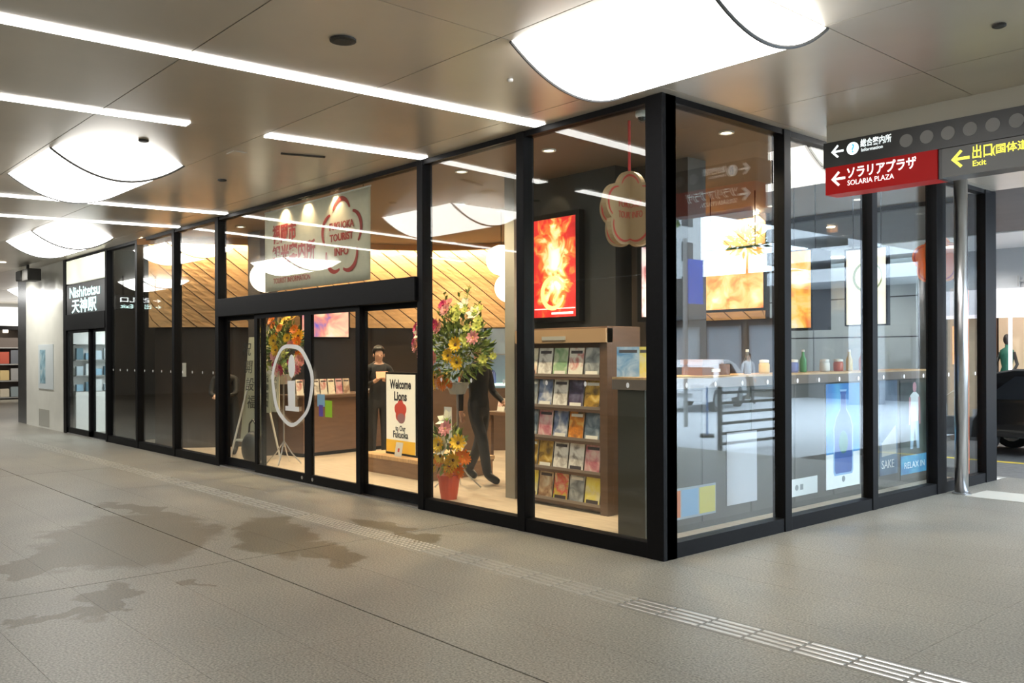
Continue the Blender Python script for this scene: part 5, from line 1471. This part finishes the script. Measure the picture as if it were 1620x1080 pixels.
CONC = mat('concrete_grey', (0.42, 0.43, 0.45), 0.6, noise=0.06, nscale=1)
bb = thing('balcony_building', 'grey concrete building with three white balcony slabs across the street', 'building', (3.5, 21.5, -0.02))
MB().box(0, 3.0, 0, 9.4, 12, 14).build('body', mat('recess_grey', (0.10, 0.10, 0.11), 0.6), bb)
for zz in (3.95, 4.65, 5.45, 7.6, 9.8, 12.0):
    MB().box(3.0, 0, zz, 9.2, 3.0, zz + 0.42).build('balcony_slab', mat('slab_white', (0.6, 0.62, 0.64), 0.6), bb)
for xx in (0.0, 5.5):
    MB().box(xx, -0.1, 0, xx + 0.7, 0.9, 14).build('column', CONC, bb)
for i in range(5):
    MB().box(3.4 + 1.1 * i, 2.95, 0.2, 4.2 + 1.1 * i, 3.0, 2.6).build('window', CARG, bb)
sr = thing('street_shops', 'low dark row of street shops with bright windows, added to darken the reflection in the corner glass', 'building', (13.1, 24.0, -0.02))  # dark building added to block mirrored sky so the poster shows
MB().box(0, 0, 0, 12, 7, 4.7).build('body', mat('row_brown', (0.10, 0.085, 0.075), 0.6), sr)
MB().box(-0.05, -0.7, 3.0, 12, 0, 3.15).build('awning', mat('row_awning', (0.06, 0.06, 0.065), 0.6), sr)
for i in range(6):
    f_ = MB().box(0.35 + 1.95 * i, -0.05, 0.3, 1.95 + 1.95 * i, 0, 2.7).build('window', mat('row_frame', (0.25, 0.25, 0.26), 0.5), sr)
    MB().box(0.45 + 1.95 * i, -0.06, 0.4, 1.85 + 1.95 * i, -0.05, 2.6).build('pane', mat('row_pane', (0.30, 0.33, 0.36), 0.3), f_)
def block(label, loc, w, d, h, m, nx, nz):
    t = thing('office_block', label, 'building', loc, group='far office blocks')
    MB().box(0, 0, 0, w, d, h).build('body', m, t)
    sx, sz = w / nx, (h - 3) / nz
    me = MB().box(0, -0.04, 0, sx * .62, 0.0, sz * .55).mesh('window', CARG)
    me2 = MB().box(-0.04, 0, 0, 0.0, sx * .62, sz * .55).mesh('window', CARG)
    for i in range(nx):
        for j in range(nz):
            inst('window', me, t, (sx * (i + .19), 0, 3 + sz * (j + .2)))
    for i in range(int(d / sx)):
        for j in range(nz):
            inst('window', me2, t, (0, sx * (i + .19), 3 + sz * (j + .2)))
block('pale office block at the far end of the street', (41, 46, -0.12), 14, 10, 26, mat('pale_tile', (0.6, 0.62, 0.63), 0.5), 6, 8)
block('beige office block along the street', (30, 12, -0.12), 10, 22, 9, mat('beige_tile', (0.5, 0.46, 0.4), 0.5), 5, 3)
block('grey office block closing the street', (-6, 60, -0.12), 26, 10, 24, mat('grey_tile', (0.35, 0.36, 0.38), 0.5), 10, 7)
person('pedestrian in white shirt and dark trousers on the street, seen mirrored', (12.2, 19.6, -0.02), -60, dict(top=mat('white_shirt', (0.7, 0.7, 0.72), 0.7), low=SUIT['low'], shoe=SUIT['shoe']),
       dict(lkn=(-.09, -.12, .51), lan=(-.09, -.14, .10), lto=(-.09, -.33, .035), ran=(.09, .22, .12), rto=(.09, .09, .035)), 1.6, True)

# ================================================================== far end of the concourse and side entrance
f2 = MB().box(-34, 0, -0.1, -16.0, 7, -0.001).box(-16.0, 0.0, -0.1, -13.24, 7, 0.0).build('floor_far', PAVE)
tag(f2, 'paving at the far end of the concourse', 'floor', kind='structure')
wf = MB().box(-34.2, -12, 0, -34, 13.4, CH + 0.2).build('wall_far', RENDER_W)
tag(wf, 'wall at the far end of the concourse', 'wall', kind='structure')
wn = MB().box(-34, 6.6, 0, -16, 6.8, CH).build('wall_far_side', RENDER_W)
tag(wn, 'side wall at the far end of the concourse', 'wall', kind='structure')
fs_ = thing('far_shop', 'distant shop front with a lit white fascia at the end of the concourse', 'shop front', (-33.0, -2.0, 0))
MB().box(-0.6, 0, 2.75, 0, 8, 3.45).build('fascia', mat('lit_fascia', (0.9, 0.9, 0.88), 0.5, emit=(1, 0.98, 0.94), es=1.3), fs_)
MB().box(-0.6, 0, 0, -0.5, 8, 2.75).build('back', mat('far_back', (0.10, 0.08, 0.07), 0.6), fs_)
MB().box(-0.6, 0, 2.6, 0.05, 8, 2.75).build('beam', BLACK, fs_)
FG = [((0.30, 0.14, 0.06), 'tan'), ((0.3, 0.3, 0.3), 'dull'), ((0.4, 0.08, 0.05), 'rust'), ((0.55, 0.5, 0.4), 'sand'), ((0.12, 0.13, 0.15), 'coal'), ((0.25, 0.3, 0.32), 'steel'), ((0.55, 0.42, 0.2), 'straw')]
for i in range(22):
    c, nm = FG[(i * 4 + i // 3) % 7]
    for j in range(3):
        c2, nm2 = FG[(i * 2 + j * 3) % 7]
        MB().box(-0.5, 0.1 + 0.36 * i, 0.1 + 0.62 * j, -0.2, 0.40 + 0.36 * i, 0.1 + 0.62 * j + 0.3 + 0.07 * ((i + j) % 4)).build('goods', mat('far_' + nm2, c2, 0.5), fs_)
for j in range(4):
    MB().box(-0.5, 0, 0.05 + 0.62 * j, -0.15, 8, 0.09 + 0.62 * j).build('shelf', GREY, fs_)
for i in range(8):
    MB().lathe([(0.09, 0), (0.09, -0.1)], 10).build('lamp', DLITE, fs_, loc=(-0.2, 0.6 + i, 2.6))
for yy in (0.5, 3.5):  # bare fill spots added to brighten the distant goods
    spot('far_shop_fill', (-31.6, yy, 3.3), (-33.2, yy, 0.9), 260, 130, 0.8, (1.0, 0.93, 0.82))
ds = thing('display_shelf', 'white display shelf of pale boxes just inside the side entrance', 'shelf', (-15.88, 0.14, 0))
MB().box(0, 0, 0, 0.06, 0.74, 2.1).build('back', WHITE, ds)
MB().box(0.06, 0, 0, 0.24, 0.74, 0.85).build('plinth', WHITE, ds)
for i in range(4):
    MB().box(0.06, 0, 0.85 + 0.33 * i, 0.24, 0.74, 0.87 + 0.33 * i).build('shelf', GREY, ds)
GB = [((0.25, 0.42, 0.55), 'blue grey'), ((0.65, 0.70, 0.72), 'white'), ((0.12, 0.22, 0.28), 'dark teal'), ((0.45, 0.55, 0.62), 'pale blue')]
for i in range(3):
    for j in range(4):
        c, nm = GB[(i * 3 + j * 2 + (j > 1)) % 4]
        t = MB().box(0, 0, 0, 0.12, 0.13, 0.14 + 0.05 * ((i + j) % 3)).build('goods_box', mat('gbox_' + nm.replace(' ', '_'), c, 0.5), loc=(-15.78, 0.16 + 0.185 * j, 0.872 + 0.33 * i), bevel=0.004)
        tag(t, '%s box on the %s level of the entrance shelf, %s from the glass' % (nm, ['lower', 'middle', 'upper'][i], ['first', 'second', 'third', 'fourth'][j]), 'box', 'boxes on the entrance shelf')
vb = thing('wall_vestibule', 'white lit lobby behind the side entrance', 'wall', kind='structure')
MB().box(-16.0, 3.2, 0, -13.2, 3.3, SH).build('back_wall', WHITE, vb)
MB().box(-15.98, 0.9, 0, -15.9, 3.2, SH).build('side_wall', WHITE, vb)
MB().box(-13.32, 0.12, 0, -13.25, 3.2, SH).build('side_wall', WHITE, vb)
MB().box(-16.0, 0.12, 2.5, -13.2, 3.3, 2.6).build('lobby_ceiling', WHITE, vb)
MB().box(-15.4, 0.6, 2.47, -13.8, 2.8, 2.50).build('light_panel', mat('cool_panel', (0.9, 0.95, 1), 0.5, emit=(0.9, 0.97, 1.0), es=9.0), vb)
for i in range(4):
    MB().box(-15.8, 2.8, 0.85 + 0.35 * i, -13.6, 3.2, 0.89 + 0.35 * i).build('shelf', GREY, vb)
MB().box(-15.6, 2.6, 0, -13.7, 3.2, 0.8).build('desk', WHITE, vb)
flush_texts()
